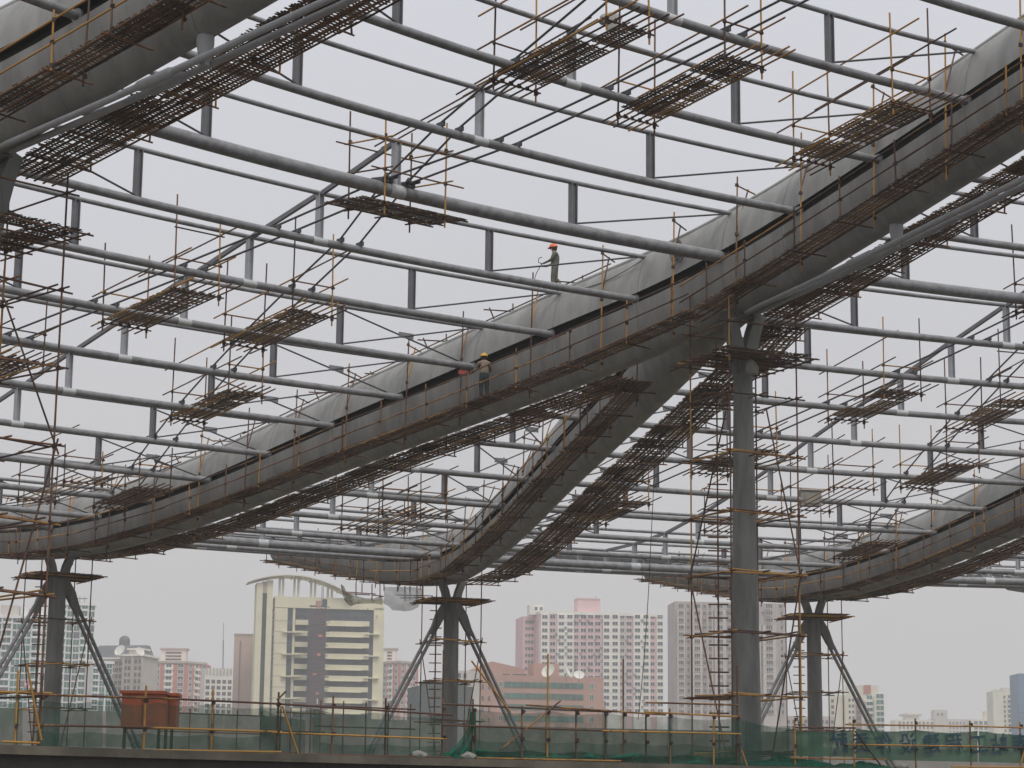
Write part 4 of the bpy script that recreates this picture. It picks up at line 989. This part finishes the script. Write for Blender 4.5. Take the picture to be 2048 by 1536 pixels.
# --- stone corner building with dark roof and dome
b = Bld('stone_building', 'grey stone corner building with a dark roof, dome and white dishes', 'building', 176, 288, 866, 862, 1380)
zt = b.z(265, 1313); b.box('corner_block', b.x(244), b.w, -2, 16, 0, zt, STONE); b.box('cornice', b.x(240), b.w + .8, -2.8, 16.5, zt, zt + .8, WHITEB)
b.box('long_wing', 0, b.x(246), 0, 16, 0, b.z(210, 1318), STONE); b.box('wing_cornice', -.3, b.x(245), -.6, 16, b.z(210, 1318), b.z(210, 1315), WHITEB)
g = G(); za, zb_ = b.z(210, 1315), b.z(210, 1289); xa, xb = 0, b.x(282)
g.add([b.M @ Vector(v) for v in ((xa, 1, za), (xb, 1, za), (xb, 15, za), (xa, 15, za), (xa + 1.5, 6, zb_), (xb - 1, 6, zb_ + .2), (xb - 1, 11, zb_ + .2), (xa + 1.5, 11, zb_))], [(0, 1, 5, 4), (1, 2, 6, 5), (2, 3, 7, 6), (3, 0, 4, 7), (4, 5, 6, 7)]); part('mansard_roof', g, ROOFD, b.root)
g = G(); c = b.M @ Vector((b.x(230), 8, b.z(230, 1289))); r_ = (b.x(240) - b.x(219)) / 2
g.tube([c, c + Vector((0, 0, r_ * .9))] + [c + Vector((0, 0, r_ * .9 + r_ * sin(a * pi / 12))) for a in range(1, 7)], [r_, r_] + [r_ * cos(a * pi / 12) + .02 for a in range(1, 7)], 16); part('dome', g, ROOFD, b.root)
for r in range(8):
    for px in (252, 259, 272, 280): b.win(W_DK, b.x(px) - .55, 1.1, b.z(265, 1328 + r * 13), 1.7, -2)
    for px in (190, 202, 214, 222, 230, 238): b.win(W_DK, b.x(px) - .7, 1.4, b.z(230, 1331 + r * 13), 1.8)
for px in (248, 266, 285): b.box('pilaster', b.x(px) - .4, b.x(px) + .4, -2.5, -2, 0, zt, STONE)
b.box('roof_lantern', b.x(250), b.x(278), 2, 9, zt + .8, b.z(265, 1299), STONE); b.box('lantern_cap', b.x(247), b.x(281), 1.4, 9.6, b.z(265, 1299), b.z(265, 1296), WHITEB)
dish(241, 1302, 2.4, 852, radians(-30), radians(60), 'white dish on the stone corner building, left one'); dish(279, 1304, 1.9, 852, radians(40), radians(60), 'white dish on the stone corner building, right one')

# --- green glazed towers at the left edge
def green_tower(label, xl, xr, d, ytop, cols, rows_, pit, seed, extra=None):
    b = Bld('glazed_tower', label, 'building', xl, xr, d, d + 4, 1320); zt = b.z((xl + xr) / 2, ytop); b.box('core', 0, b.w, 0, 18, 0, zt, FRAMEW); rn = random.Random(seed)
    b.box('roof_rim', -.4, b.w + .4, -.7, 18, zt - .5, zt + .6, FRAMEW)
    cw = b.w / cols
    for c in range(cols):
        for r in range(rows_):
            zz = b.z((xl + xr) / 2, ytop + 11.5 + r * pit); b.win(W_BLUE if (c * 7 + r * 3) % 11 == 0 else W_GREEN, c * cw + .18, cw - .36, zz, 2.4)
        if (c + seed) % 3 == 0:
            for r in range(rows_): zz = b.z((xl + xr) / 2, ytop + 13.2 + r * pit); b.box('balcony', c * cw + .1, (c + 1) * cw - .1, -1.3, -.17, zz, zz + .7, FRAMEW)
    return b, zt
b, zt = green_tower('green glazed tower with white grid frames at the far left edge', -40, 100, 840, 1234, 7, 15, 14.2, 1)
b.box('roof_house', b.x(-10), b.x(27), 3, 12, zt, b.z(10, 1209), GREYL); b.box('roof_house', b.x(36), b.x(78), 2, 12, zt, b.z(55, 1213), FRAMEW)
b.box('wall_sign', b.x(48), b.x(64), 1.6, 2, b.z(55, 1231), b.z(55, 1217), REDT)
g = G(); c = b.M @ Vector((b.x(56), 1.5, b.z(56, 1224))); g.tube([c + Vector((cos(a * pi / 8) * .9, 0, sin(a * pi / 8) * .9)) for a in range(17)], .16, 6, False); part('sign_ring', g, FRAMEW, b.root)
b.box('wall_sign', b.x(46), b.x(57), -.5, -.3, b.z(50, 1375), b.z(50, 1362), REDT); b.box('sign_mark', b.x(49), b.x(54), -.58, -.5, b.z(50, 1371), b.z(50, 1366), FRAMEW)
b, zt = green_tower('taller green glazed tower behind the left outer column', 100, 186, 850, 1208, 6, 16, 14.2, 2)
for px in (150, 160): b.box('roof_pole', b.x(px), b.x(px) + .25, 4, 4.25, zt, b.z(px, 1190), STEELB)
b.box('roof_frame', b.x(146), b.x(166), 4, 5, b.z(155, 1196), b.z(155, 1194), STEELB)
b, zt = green_tower('lower green glazed block below the taller tower at the left', 186, 226, 845, 1325, 3, 8, 12.4, 3)

# --- right side: stepped cream flats, far low blocks, beige tower, blue block
b = Bld('stepped_flats', 'cream stepped block of flats with glazed corner bays at the lower right', 'building', 1690, 1768, 948, 945, 1400)
zt = b.z(1730, 1371); b.box('core', 0, b.x(1757), 0, 15, 0, zt, CREAM2); b.box('low_wing', b.x(1657), 0, 2, 15, 0, b.z(1680, 1390), CREAM2); b.box('glazed_corner', b.x(1748), b.w, -2, 13, 0, b.z(1760, 1392), CREAM2)
b.box('roof_feature', b.x(1728), b.x(1742), -.4, 5, zt - 3.5, zt + .2, REDT); b.box('brown_strip', b.x(1711), b.x(1723), -.5, 0, 0, b.z(1717, 1395), BRICKP)
for r in range(8):
    y = 1391 + r * 11.8
    b.win(W_GREEN, b.x(1752), b.x(1768) - b.x(1752), b.z(1755, y + 6), 1.9, -2)
    b.win(W_BLUE, b.x(1713), 1.8, b.z(1715, y + 14), 1.8, -.5); b.box('balcony', b.x(1730), b.x(1747), -1.3, 0, b.z(1735, y + 13), b.z(1735, y + 9), WHITEB); b.win(W_GREEN, b.x(1733), 2.6, b.z(1735, y + 8), 1.8)
    for px in (1697, 1704): b.win(W_DK, b.x(px), .9, b.z(1700, y + 12), 1.3)
    b.win(W_DK, b.x(1662), 1.2, b.z(1662, y + 14), 1.5, 2)
b = Bld('low_flats', 'distant low cream block with a wide flat pavilion roof', 'building', 1790, 1866, 1500, 1500, 1440)
zt = b.z(1830, 1440); b.box('core', 0, b.w, 0, 20, 0, zt, CREAM2); b.box('roof_pavilion', b.x(1812), b.x(1840), 4, 14, zt, b.z(1826, 1431), CREAM2); b.box('pavilion_roof', b.x(1805), b.x(1844), 2, 16, b.z(1826, 1431), b.z(1826, 1428), STONE); b.box('pavilion_top', b.x(1815), b.x(1834), 5, 12, b.z(1826, 1428), b.z(1826, 1425), CREAM2)
for r in range(3):
    for px in range(1796, 1864, 8): b.win(W_DK, b.x(px), 1.6, b.z(1830, 1449 + r * 9), 2)
b = Bld('low_flats', 'distant grey block with a square stair tower near the right edge', 'building', 1866, 1934, 1520, 1520, 1440)
zt = b.z(1900, 1438); b.box('core', 0, b.w, 0, 20, 0, zt, GREYL); b.box('stair_tower', b.x(1867), b.x(1893), -2, 10, 0, b.z(1880, 1420), GREYL)
for r in range(3):
    for px in range(1897, 1932, 7): b.win(W_DK, b.x(px), 1.3, b.z(1900, 1449 + r * 9), 2)
for px in (1872, 1880): b.win(W_DK, b.x(px), 1.6, b.z(1880, 1432), 2.2, -2)
b = Bld('low_flats', 'distant small cream block beside the beige tower', 'building', 1942, 1990, 1300, 1300, 1440)
b.box('core', 0, b.w, 0, 16, 0, b.z(1960, 1439), CREAM2); b.box('stair_tower', b.x(1971), b.x(1988), 2, 10, 0, b.z(1980, 1422), CREAM)
for r in range(3):
    for px in (1947, 1957, 1967, 1977): b.win(W_BLUE, b.x(px), 2.0, b.z(1960, 1449 + r * 10), 2)
b = Bld('beige_tower', 'beige apartment tower by the right edge with white balconies', 'building', 1987, 2042, 1150, 1150, 1420)
zt = b.z(2010, 1382); b.box('core', 0, b.w, 0, 16, 0, zt, CREAM2); b.box('roof_house', b.x(2008), b.x(2030), 3, 10, zt, b.z(2020, 1375), GREYL)
for i in range(6): b.box('roof_crenel', b.x(1988 + i * 4), b.x(1990 + i * 4), -.2, 1, zt, zt + .9, CREAM2)
for r in range(9):
    y = 1392 + r * 9.6; b.win(W_BLUE, b.x(2016), 2.6, b.z(2016, y + 5), 1.8); b.box('balcony', b.x(2015), b.x(2029), -1.2, 0, b.z(2016, y + 8), b.z(2016, y + 5.5), WHITEB); b.win(W_DK, b.x(2007), 1.0, b.z(2008, y + 5), 1.6)
b = Bld('blue_block', 'blue clad block cut by the right edge', 'building', 2039, 2110, 900, 900, 1420); b.box('core', 0, b.w, 0, 16, 0, b.z(2045, 1347), BLUEB)
for r in range(7): b.box('panel_joint', 0, b.w, -.05, 0, 4 + r * 6, 4.2 + r * 6, GLASSD)
b = Bld('low_block', 'low grey houses seen between the tall column and the right-hand outer column', 'building', 1556, 1668, 900, 900, 1440)
b.box('core', 0, b.w, 0, 12, 0, b.z(1600, 1432), GREYL); b.box('core_wing', b.x(1590), b.x(1640), -3, 4, 0, b.z(1600, 1437), STONE)
for r in range(2):
    for px in range(1562, 1664, 11): b.win(W_DK, b.x(px), 1.2, b.z(1600, 1447 + r * 12), 1.5, -.01 if px < 1588 or px > 1640 else -3.01)

# ------------------------------------------------------------------ people
SKIN = mat('skin', (0.36, 0.20, 0.14), 0.6, 0.05, 20); HAIR = mat('hair_black', (0.02, 0.018, 0.016), 0.6)
def person(label, P, yaw, joints, cols, helmet, extra=None):
    """joints in metres, local: x right, y forward (facing), z up"""
    root = thing('person', label, 'person', P, yaw); M = PMAT[root.name]
    shirt, trouser, shoe = cols
    V = {k_: Vector(v) for k_, v in joints.items()}
    V['root'] = (V['hipL'] + V['hipR']) / 2 + Vector((0, 0, .05))
    chain = [('root', 'belly', .135, 1), ('belly', 'chest', .155, 0), ('chest', 'collar', .14, 0), ('collar', 'neck', .06, 2), ('neck', 'head', .06, 2)]
    edges = [('root', 'belly'), ('belly', 'chest'), ('chest', 'collar'), ('collar', 'neck'), ('neck', 'chin'), ('chin', 'crown')]
    rad_ = {'root': .16, 'belly': .155, 'chest': .175, 'collar': .10, 'neck': .062, 'chin': .085, 'crown': .09}
    mi = {'root': 1, 'belly': 0, 'chest': 0, 'collar': 0, 'neck': 2, 'chin': 2, 'crown': 2}
    for s_ in 'LR':
        edges += [('root', 'hip' + s_), ('hip' + s_, 'knee' + s_), ('knee' + s_, 'ankle' + s_), ('ankle' + s_, 'toe' + s_), ('collar', 'sh' + s_), ('sh' + s_, 'elb' + s_), ('elb' + s_, 'wri' + s_), ('wri' + s_, 'palm' + s_)]
        rad_.update({'hip' + s_: .118, 'knee' + s_: .08, 'ankle' + s_: .05, 'toe' + s_: .045, 'sh' + s_: .075, 'elb' + s_: .055, 'wri' + s_: .036, 'palm' + s_: .038})
        mi.update({'hip' + s_: 1, 'knee' + s_: 1, 'ankle' + s_: 3, 'toe' + s_: 3, 'sh' + s_: 0, 'elb' + s_: 0, 'wri' + s_: 0, 'palm' + s_: 2})
        hd = (V['palm' + s_] - V['wri' + s_]).normalized(); sd_ = hd.cross(Vector((0, 0, 1))); sd_ = sd_.normalized() if sd_.length > .01 else Vector((1, 0, 0)); cu = hd.cross(sd_)
        for f in range(5):
            o_ = (f - 1.6) * .019 if f < 4 else -.05; ln = (.066, .078, .074, .058, .05)[f]
            a = V['palm' + s_] + hd * (.03 if f < 4 else -.01) + sd_ * o_; b_ = a + hd * ln * .55 + (sd_ * -.012 if f == 4 else Vector()); c_ = b_ + (hd * .5 - cu * .8).normalized() * ln * .5
            for nm, p in (('f%d%sa' % (f, s_), a), ('f%d%sb' % (f, s_), b_), ('f%d%sc' % (f, s_), c_)): V[nm] = p; rad_[nm] = .0095; mi[nm] = 2
            edges += [('palm' + s_, 'f%d%sa' % (f, s_)), ('f%d%sa' % (f, s_), 'f%d%sb' % (f, s_)), ('f%d%sb' % (f, s_), 'f%d%sc' % (f, s_))]
    names = list(dict.fromkeys([n_ for e_ in edges for n_ in e_])); idx = {n_: i for i, n_ in enumerate(names)}
    me = bpy.data.meshes.new('skeleton'); me.from_pydata([M @ V[n_] for n_ in names], [(idx[a], idx[b_]) for a, b_ in edges], [])
    ob = bpy.data.objects.new('skeleton', me); COL.objects.link(ob)
    sk = ob.modifiers.new('skin', 'SKIN'); sk.use_smooth_shade = True; ss = ob.modifiers.new('sub', 'SUBSURF'); ss.levels = 1; ss.render_levels = 1
    for n_, sv in zip(names, me.skin_vertices[0].data): sv.radius = (rad_[n_], rad_[n_] * (.8 if n_ in ('chest', 'belly', 'root') else 1)); sv.use_root = n_ == 'root'
    bpy.context.view_layer.update(); m2 = bpy.data.meshes.new_from_object(ob.evaluated_get(bpy.context.evaluated_depsgraph_get())); COL.objects.unlink(ob); bpy.data.objects.remove(ob)
    m2.materials.clear()
    for m_ in (shirt, trouser, SKIN, shoe): m2.materials.append(m_)
    W_ = [(M @ V[n_], mi[n_]) for n_ in names]
    for pgn in m2.polygons:
        c_ = pgn.center; best = min(W_, key=lambda q_: (q_[0] - c_).length_squared); pgn.material_index = best[1]; pgn.use_smooth = True
    m2.name = 'body'; link('body', m2, root)
    # face and hair
    hc = (V['chin'] + V['crown']) / 2; fw = joints.get('look', Vector((0, 1, 0))); fw = Vector(fw).normalized(); rt = fw.cross(Vector((0, 0, 1))).normalized(); up = rt.cross(fw)
    g = G()
    def ball(c_, r_, sc=(1, 1, 1), mi_=0, n=8):
        rows = [[M @ (c_ + rt * (r_ * sc[0] * sin(pi * i / n) * cos(2 * pi * q_ / 12)) + fw * (r_ * sc[1] * sin(pi * i / n) * sin(2 * pi * q_ / 12)) + up * (r_ * sc[2] * cos(pi * i / n))) for q_ in range(13)] for i in range(n + 1)]
        g.grid(rows, True, mi_)
    ball(hc + fw * .105 - up * .005, .02, (.8, 1.1, 1.3)); ball(hc + rt * .098, .028, (.4, .8, 1.2)); ball(hc - rt * .098, .028, (.4, .8, 1.2)); part('face', g, SKIN, root)
    g = G(); ball(hc + fw * .093 + rt * .034 + up * .025, .012); ball(hc + fw * .093 - rt * .034 + up * .025, .012); ball(hc + fw * .095 - up * .05, .02, (1.2, .4, .3)); part('eye_and_mouth', g, HAIR, root)
    g = G(); ball(hc - fw * .03 - up * .01, .112, (.93, .9, 1.02)); part('hair', g, HAIR, root)
    HM = mat('helmet_' + helmet[0], helmet[1], .35, .05, 5)
    g = G(); hb = hc + up * .045; rows = []
    for i in range(8):
        a = pi / 2 * i / 7; rows.append([M @ (hb + rt * (.128 * cos(a) * cos(2 * pi * q_ / 18)) + fw * (.148 * cos(a) * sin(2 * pi * q_ / 18)) + up * (.125 * sin(a))) for q_ in range(19)])
    g.grid(rows)
    rows = []
    for e_ in (0, 1): rows.append([M @ (hb - up * .012 * e_ + rt * ((.128 + .02 * e_) * cos(2 * pi * q_ / 18)) + fw * ((.148 + .02 * e_) * sin(2 * pi * q_ / 18) + (.045 * e_ if 0 < q_ < 9 else 0))) for q_ in range(19)])
    g.grid(rows); hl = part('hard_hat', g, HM, root)
    g = G(); g.tube([M @ (hb + fw * .14 * cos(a) + up * (.132 * sin(a))) for a in [pi * i / 10 for i in range(11)]], .012, 6); part('helmet_rib', g, HM, hl)
    return root, M, V
DRAB = mat('drab_work_shirt', (0.13, 0.135, 0.105), 0.9, 0.15, 6); DRAB2 = mat('drab_work_trousers', (0.16, 0.155, 0.125), 0.9, 0.2, 6); KHAKI = mat('khaki_shirt', (0.25, 0.20, 0.14), 0.9, 0.2, 7, (0.16, .13, .10))
NAVY = mat('dark_teal_trousers', (0.035, 0.05, 0.052), 0.9, 0.2, 6); SHOE = mat('dark_shoe', (0.02, 0.02, 0.02), 0.7)
# worker with the orange helmet on top of the beam, facing left
Pw = bp(0, -1, 2.14, 0.02, 1.64 * scl(2.14) + .11)
J = dict(hipL=(-.09, 0, .86), hipR=(.09, 0, .86), kneeL=(-.11, .06, .47), kneeR=(.11, -.02, .47), ankleL=(-.13, .03, .07), ankleR=(.13, -.12, .07), toeL=(-.14, .20, .04), toeR=(.15, .05, .04), belly=(0, .0, 1.05), chest=(0, -.02, 1.24), collar=(0, -.01, 1.38), neck=(0, .02, 1.45), chin=(0, .05, 1.52), crown=(0, .05, 1.62),
         shL=(-.19, 0, 1.34), shR=(.19, 0, 1.34), elbL=(-.24, .10, 1.10), elbR=(.24, .06, 1.09), wriL=(-.16, .33, 1.02), wriR=(.16, .30, 0.98), palmL=(-.13, .40, 1.0), palmR=(.13, .37, .96), look=(0, 1, -.15))
r1, M1, V1 = person('worker in an orange helmet standing on top of the central beam holding a cable', Pw, radians(82), J, (DRAB, DRAB2, SHOE), ('orange', (0.75, 0.16, 0.05)))
g = G(); h0 = M1 @ (V1['palmL'] + Vector((0, .03, 0))); pts = [h0 + Vector((0, 0, .22)) + Vector((.0, .0, 0)), h0 + Vector((-.10, 0, .20)), h0 + Vector((-.13, 0, .05)), h0 + Vector((-.02, 0, -.02)), h0 + Vector((-.2, .05, -.35)), h0 + Vector((-.27, .05, -.75)), h0 + Vector((-.05, .05, -1.0)), h0 + Vector((.15, 0, -.7)), h0 + Vector((.12, 0, -.98))]
cable_end = bp(0, -1, 1.0, .45, 1.3)
for i in range(1, 9): u = i / 8; p = pts[8].lerp(cable_end, u); pts.append(p + Vector((0, -.1, -.35 * sin(pi * u))))
def smooth(pts, n=4):
    o_ = []
    for i in range(len(pts) - 1):
        a, b_, c_, d_ = pts[max(0, i - 1)], pts[i], pts[i + 1], pts[min(len(pts) - 1, i + 2)]
        for q_ in range(n): u = q_ / n; o_.append(.5 * ((2 * b_) + (c_ - a) * u + (2 * a - 5 * b_ + 4 * c_ - d_) * u * u + (3 * b_ - a - 3 * c_ + d_) * u ** 3))
    return o_ + [pts[-1]]
g.tube(smooth(pts), .014, 5); tag(link('welding_cable', g.mesh('welding_cable', ROPE)), 'loose black cable held by the orange-helmeted worker and trailing over the beam', 'cable')
# worker with the yellow helmet on the near walkway, back to the camera
tw = 2.74; Pw = bp(0, -1, tw, 1.12, -1.68 * min(1, scl(tw) * 1.03) + .09)
J = dict(hipL=(-.09, 0, .85), hipR=(.09, 0, .85), kneeL=(-.10, .05, .46), kneeR=(.10, .04, .46), ankleL=(-.11, -.02, .07), ankleR=(.13, -.03, .07), toeL=(-.13, .15, .04), toeR=(.16, .14, .04), belly=(0, .03, 1.04), chest=(0, .05, 1.23), collar=(0, .07, 1.37), neck=(0, .10, 1.44), chin=(0, .13, 1.50), crown=(0, .13, 1.60),
         shL=(-.19, .06, 1.33), shR=(.19, .06, 1.33), elbL=(-.30, .16, 1.10), elbR=(.25, .20, 1.10), wriL=(-.44, .30, 1.0), wriR=(.08, .36, 1.06), palmL=(-.51, .34, .99), palmR=(.01, .40, 1.07), look=(-.1, 1, -.05))
r2, M2, V2 = person('worker in a yellow helmet seen from behind on the yellow-railed walkway', Pw, radians(8), J, (KHAKI, NAVY, SHOE), ('yellow', (0.72, 0.40, 0.02)))
c = M2 @ V2['palmL'] + Vector((-.12, 0, .03)); g = G(); g.box(-.24, .1, -.08, .08, -.07, .07, 0, Matrix.Translation(c) @ Matrix.Rotation(.12, 4, 'Y')); 
root = thing('red_tool_case', 'red tool case held by the yellow-helmeted worker', 'tool case', c); part('case', g, mat('red_case', (0.38, 0.06, 0.05), .5, .1, 6), root)
g = G(); g.tube(smooth([c + Vector((-.17, 0, .07)), c + Vector((-.13, 0, .12)), c + Vector((-.02, 0, .12)), c + Vector((.03, 0, .07))]), .012, 6); part('handle', g, SHOE, root)
# worker on the far walkway, only the legs show under the beam
tw = 1.98; Pw = bp(0, -1, tw, -1.75, -1.60 * min(1, scl(tw) * 1.03) + .09)
J = dict(hipL=(-.09, 0, .82), hipR=(.09, 0, .82), kneeL=(-.12, .2, .47), kneeR=(.12, -.03, .43), ankleL=(-.13, .22, .07), ankleR=(.15, -.30, .09), toeL=(-.14, .38, .04), toeR=(.15, -.14, .04), belly=(0, .05, 1.0), chest=(0, .10, 1.17), collar=(0, .14, 1.30), neck=(0, .18, 1.36), chin=(0, .22, 1.42), crown=(0, .23, 1.51),
         shL=(-.19, .13, 1.26), shR=(.19, .13, 1.26), elbL=(-.26, .22, 1.02), elbR=(.26, .2, 1.02), wriL=(-.15, .42, .96), wriR=(.15, .42, .96), palmL=(-.12, .49, .95), palmR=(.12, .49, .95), look=(0, 1, -.2))
person('worker of whom only dark trouser legs show below the central beam', Pw, radians(-80), J, (NAVY, NAVY, SHOE), ('white', (0.6, 0.6, 0.56)))

# ------------------------------------------------------------------ small things
# coil of cable hung on the beam face near the column
c = bp(0, -1, 0.55, .62, 0.95); root = thing('cable_coil', 'coil of dark cable hanging on the central beam by the thick tube', 'cable coil', c)
p_, l_, q_ = frame(0, -1, .55); rn = random.Random(8)
for i in range(7):
    cc = c + q_ * rn.uniform(-.22, .22) + Vector((0, 0, rn.uniform(-.12, .05))) + l_ * (.06 + .02 * i); a_ = rn.uniform(.12, .2); h = rn.uniform(.24, .36); g = G()
    g.tube([cc + q_ * (a_ * cos(2 * pi * k / 18)) + Vector((0, 0, h * sin(2 * pi * k / 18))) for k in range(19)], .014, 5, False); part('loop', g, ROPE, root)
# cloth on the top scaffold, sack on the column platform
def sackmesh(c, rx, ry, rz, seed, drip=0):
    rn = random.Random(seed); ph = [rn.uniform(0, 6) for _ in range(4)]; rows = []
    for i in range(11):
        a = pi * i / 10; row = []
        for q_ in range(21):
            b_ = 2 * pi * q_ / 20; r = 1 + .16 * sin(3 * b_ + ph[0] + 2 * a) + .10 * sin(5 * b_ + ph[1] - 3 * a)
            row.append(c + Vector((rx * r * sin(a) * cos(b_), ry * r * sin(a) * sin(b_), rz * cos(a) * (1 + .1 * sin(2 * b_ + ph[2])) - drip * (sin(a) ** 2) * max(0, cos(b_ + ph[3])) ** 6)))
        rows.append(row)
    g = G(); g.grid(rows); return g
P = px_depth(1222, 40, 57.5); tag(link('rag_bundle', sackmesh(P, .32, .25, .22, 1, .55).mesh('rag_bundle', SACK)), 'crumpled white cloth bundle hanging on the topmost hung scaffold', 'cloth')
P = pol(R1, thk(0), DZ) + Vector((.18, -.75, 12.35)); tag(link('sack', sackmesh(P, .2, .16, .24, 2, .2).mesh('sack', SACK)), 'pale sack hanging below the platform at the head of the tall column', 'sack')
for i, (x, lab) in enumerate(((835, 'white debris bag lying on the slab left of the middle column'), (932, 'white bag lying on the slab at the foot of the green drape'), (1802, 'crumpled white plastic bag under the lettered banner'))):
    P = pol(RF - .02, rp(x, 1515), DZ + .07); tag(link('debris_bag', sackmesh(P, .22, .14, .11, 5 + i).mesh('debris_bag', SACK)), lab, 'bag', 'bags on the slab')
# lamp box standing on the roof tubes at the right
P, t_, th_ = px_roof(1621, 1000, .35); root = thing('lamp_box', 'weathered pale lamp box standing above the bare-bearer scaffold', 'lamp box', P)
P = px_ring(1621, 997, RJ(6)); 
for nm, a, m_ in (('housing', (-.48, .45, -.2, .3, -.34, .34), SACK), ('top_cover', (-.48, .52, -.26, .34, .34, .41), GREYL), ('front_panel', (-.3, .34, -.24, -.2, -.24, .2), SACK)):
    g = G(); g.box(*a, 0, Matrix.Translation(P) @ Matrix.Rotation(.1, 4, 'Z')); part(nm, g, m_, root)
for x_ in (-.5, .45): pole(root, P + Vector((x_, 0, -1.2)), P + Vector((x_, 0, -.4)), 'stand_leg', True)
# dark net and pale sheet slung under the middle eave, with hanging poles
def sling(pxs, depth_t, nm, label, m_, seed):
    rn = random.Random(seed); rows = []; n = len(pxs)
    for (x, ya, yb, bulge) in pxs:
        row = []
        for i in range(9):
            v = i / 8; P = px_depth(x + rn.uniform(-2, 2) * v, ya + (yb - ya) * v + rn.uniform(-2, 2) * v, depth_t - bulge * sin(pi * v) + rn.uniform(-.12, .12)); row.append(P)
        rows.append(row)
    g = G(); g.grid(rows); return tag(link(nm, g.mesh(nm, m_)), label, 'net')
sling([(682, 1168, 1172, 0), (688, 1172, 1198, .2), (694, 1188, 1206, .3), (702, 1190, 1213, .4), (715, 1192, 1208, .5), (730, 1196, 1206, .5), (748, 1197, 1205, .5), (765, 1190, 1208, .4)], 108.2, 'torn_net', 'torn dark net slung under the eave left of the middle column', NETK, 1)
SHEETN = net_mat('pale_sheet', (0.85, 0.86, 0.87), 0.6, .9)
sling([(768, 1174, 1206, .2), (775, 1174, 1212, .5), (785, 1174, 1219, .8), (797, 1174, 1223, 1.0), (810, 1174, 1224, 1.0), (822, 1174, 1222, .8), (834, 1175, 1214, .5), (846, 1178, 1198, .2)], 108.0, 'pale_sheet', 'pale translucent sheet bulging below the eave beside the middle column', SHEETN, 2)
root = thing('eave_hanger_scaffold', 'row of short rusty poles hanging below the eave left of the middle column', 'scaffold', px_depth(770, 1180, 107.5))
for x, ya, yb in ((712, 1166, 1192), (724, 1166, 1186), (744, 1168, 1200), (760, 1168, 1196), (768, 1168, 1182), (795, 1170, 1184), (810, 1172, 1202), (820, 1172, 1200), (834, 1172, 1204), (846, 1172, 1202)): pole(root, px_depth(x, ya, 107.5), px_depth(x, yb, 107.5), 'drop_pole', True)
for x0, y0, x1, y1 in ((692, 1184, 752, 1188), (745, 1190, 768, 1193), (792, 1190, 866, 1192), (800, 1196, 850, 1195), (690, 1187, 740, 1190)): pole(root, px_depth(x0, y0, 107.5), px_depth(x1, y1, 107.3), 'ledger', True)
# thin hoist rope hanging in the right bay
g = G(); g.tube(smooth([px_depth(1308, 930, 88), px_depth(1306, 1000, 88), px_depth(1302, 1080, 88), px_depth(1296, 1200, 88), px_depth(1287, 1330, 88), px_depth(1276, 1440, 88)], 5), .016, 5)
tag(link('hoist_rope', g.mesh('hoist_rope', ROPE)), 'thin rope hanging from the roof in front of the pink tower', 'rope')

# ------------------------------------------------------------------ haze
g = G(); g.box(-2450, 2450, -350, 2650, -2.8, 112)
hm = bpy.data.materials.new('haze_air'); hm.use_nodes = True; n = hm.node_tree; n.nodes.clear(); o_ = n.nodes.new('ShaderNodeOutputMaterial'); pv = n.nodes.new('ShaderNodeVolumePrincipled')
pv.inputs['Color'].default_value = (0.99, 0.985, 0.985, 1); pv.inputs['Density'].default_value = 0.00042; pv.inputs['Anisotropy'].default_value = 0.1
n.links.new(pv.outputs[0], o_.inputs['Volume'])
hz = link('haze', g.mesh('haze', hm)); hz['kind'] = 'stuff'; hz['label'] = 'pale city haze filling the air'
for l_, v_ in LABELS.items():
    if len(v_) > 1: print('DUPLICATE LABEL', l_, v_)
    if not 4 <= len(l_.split()) <= 16: print('LABEL LENGTH', len(l_.split()), l_)
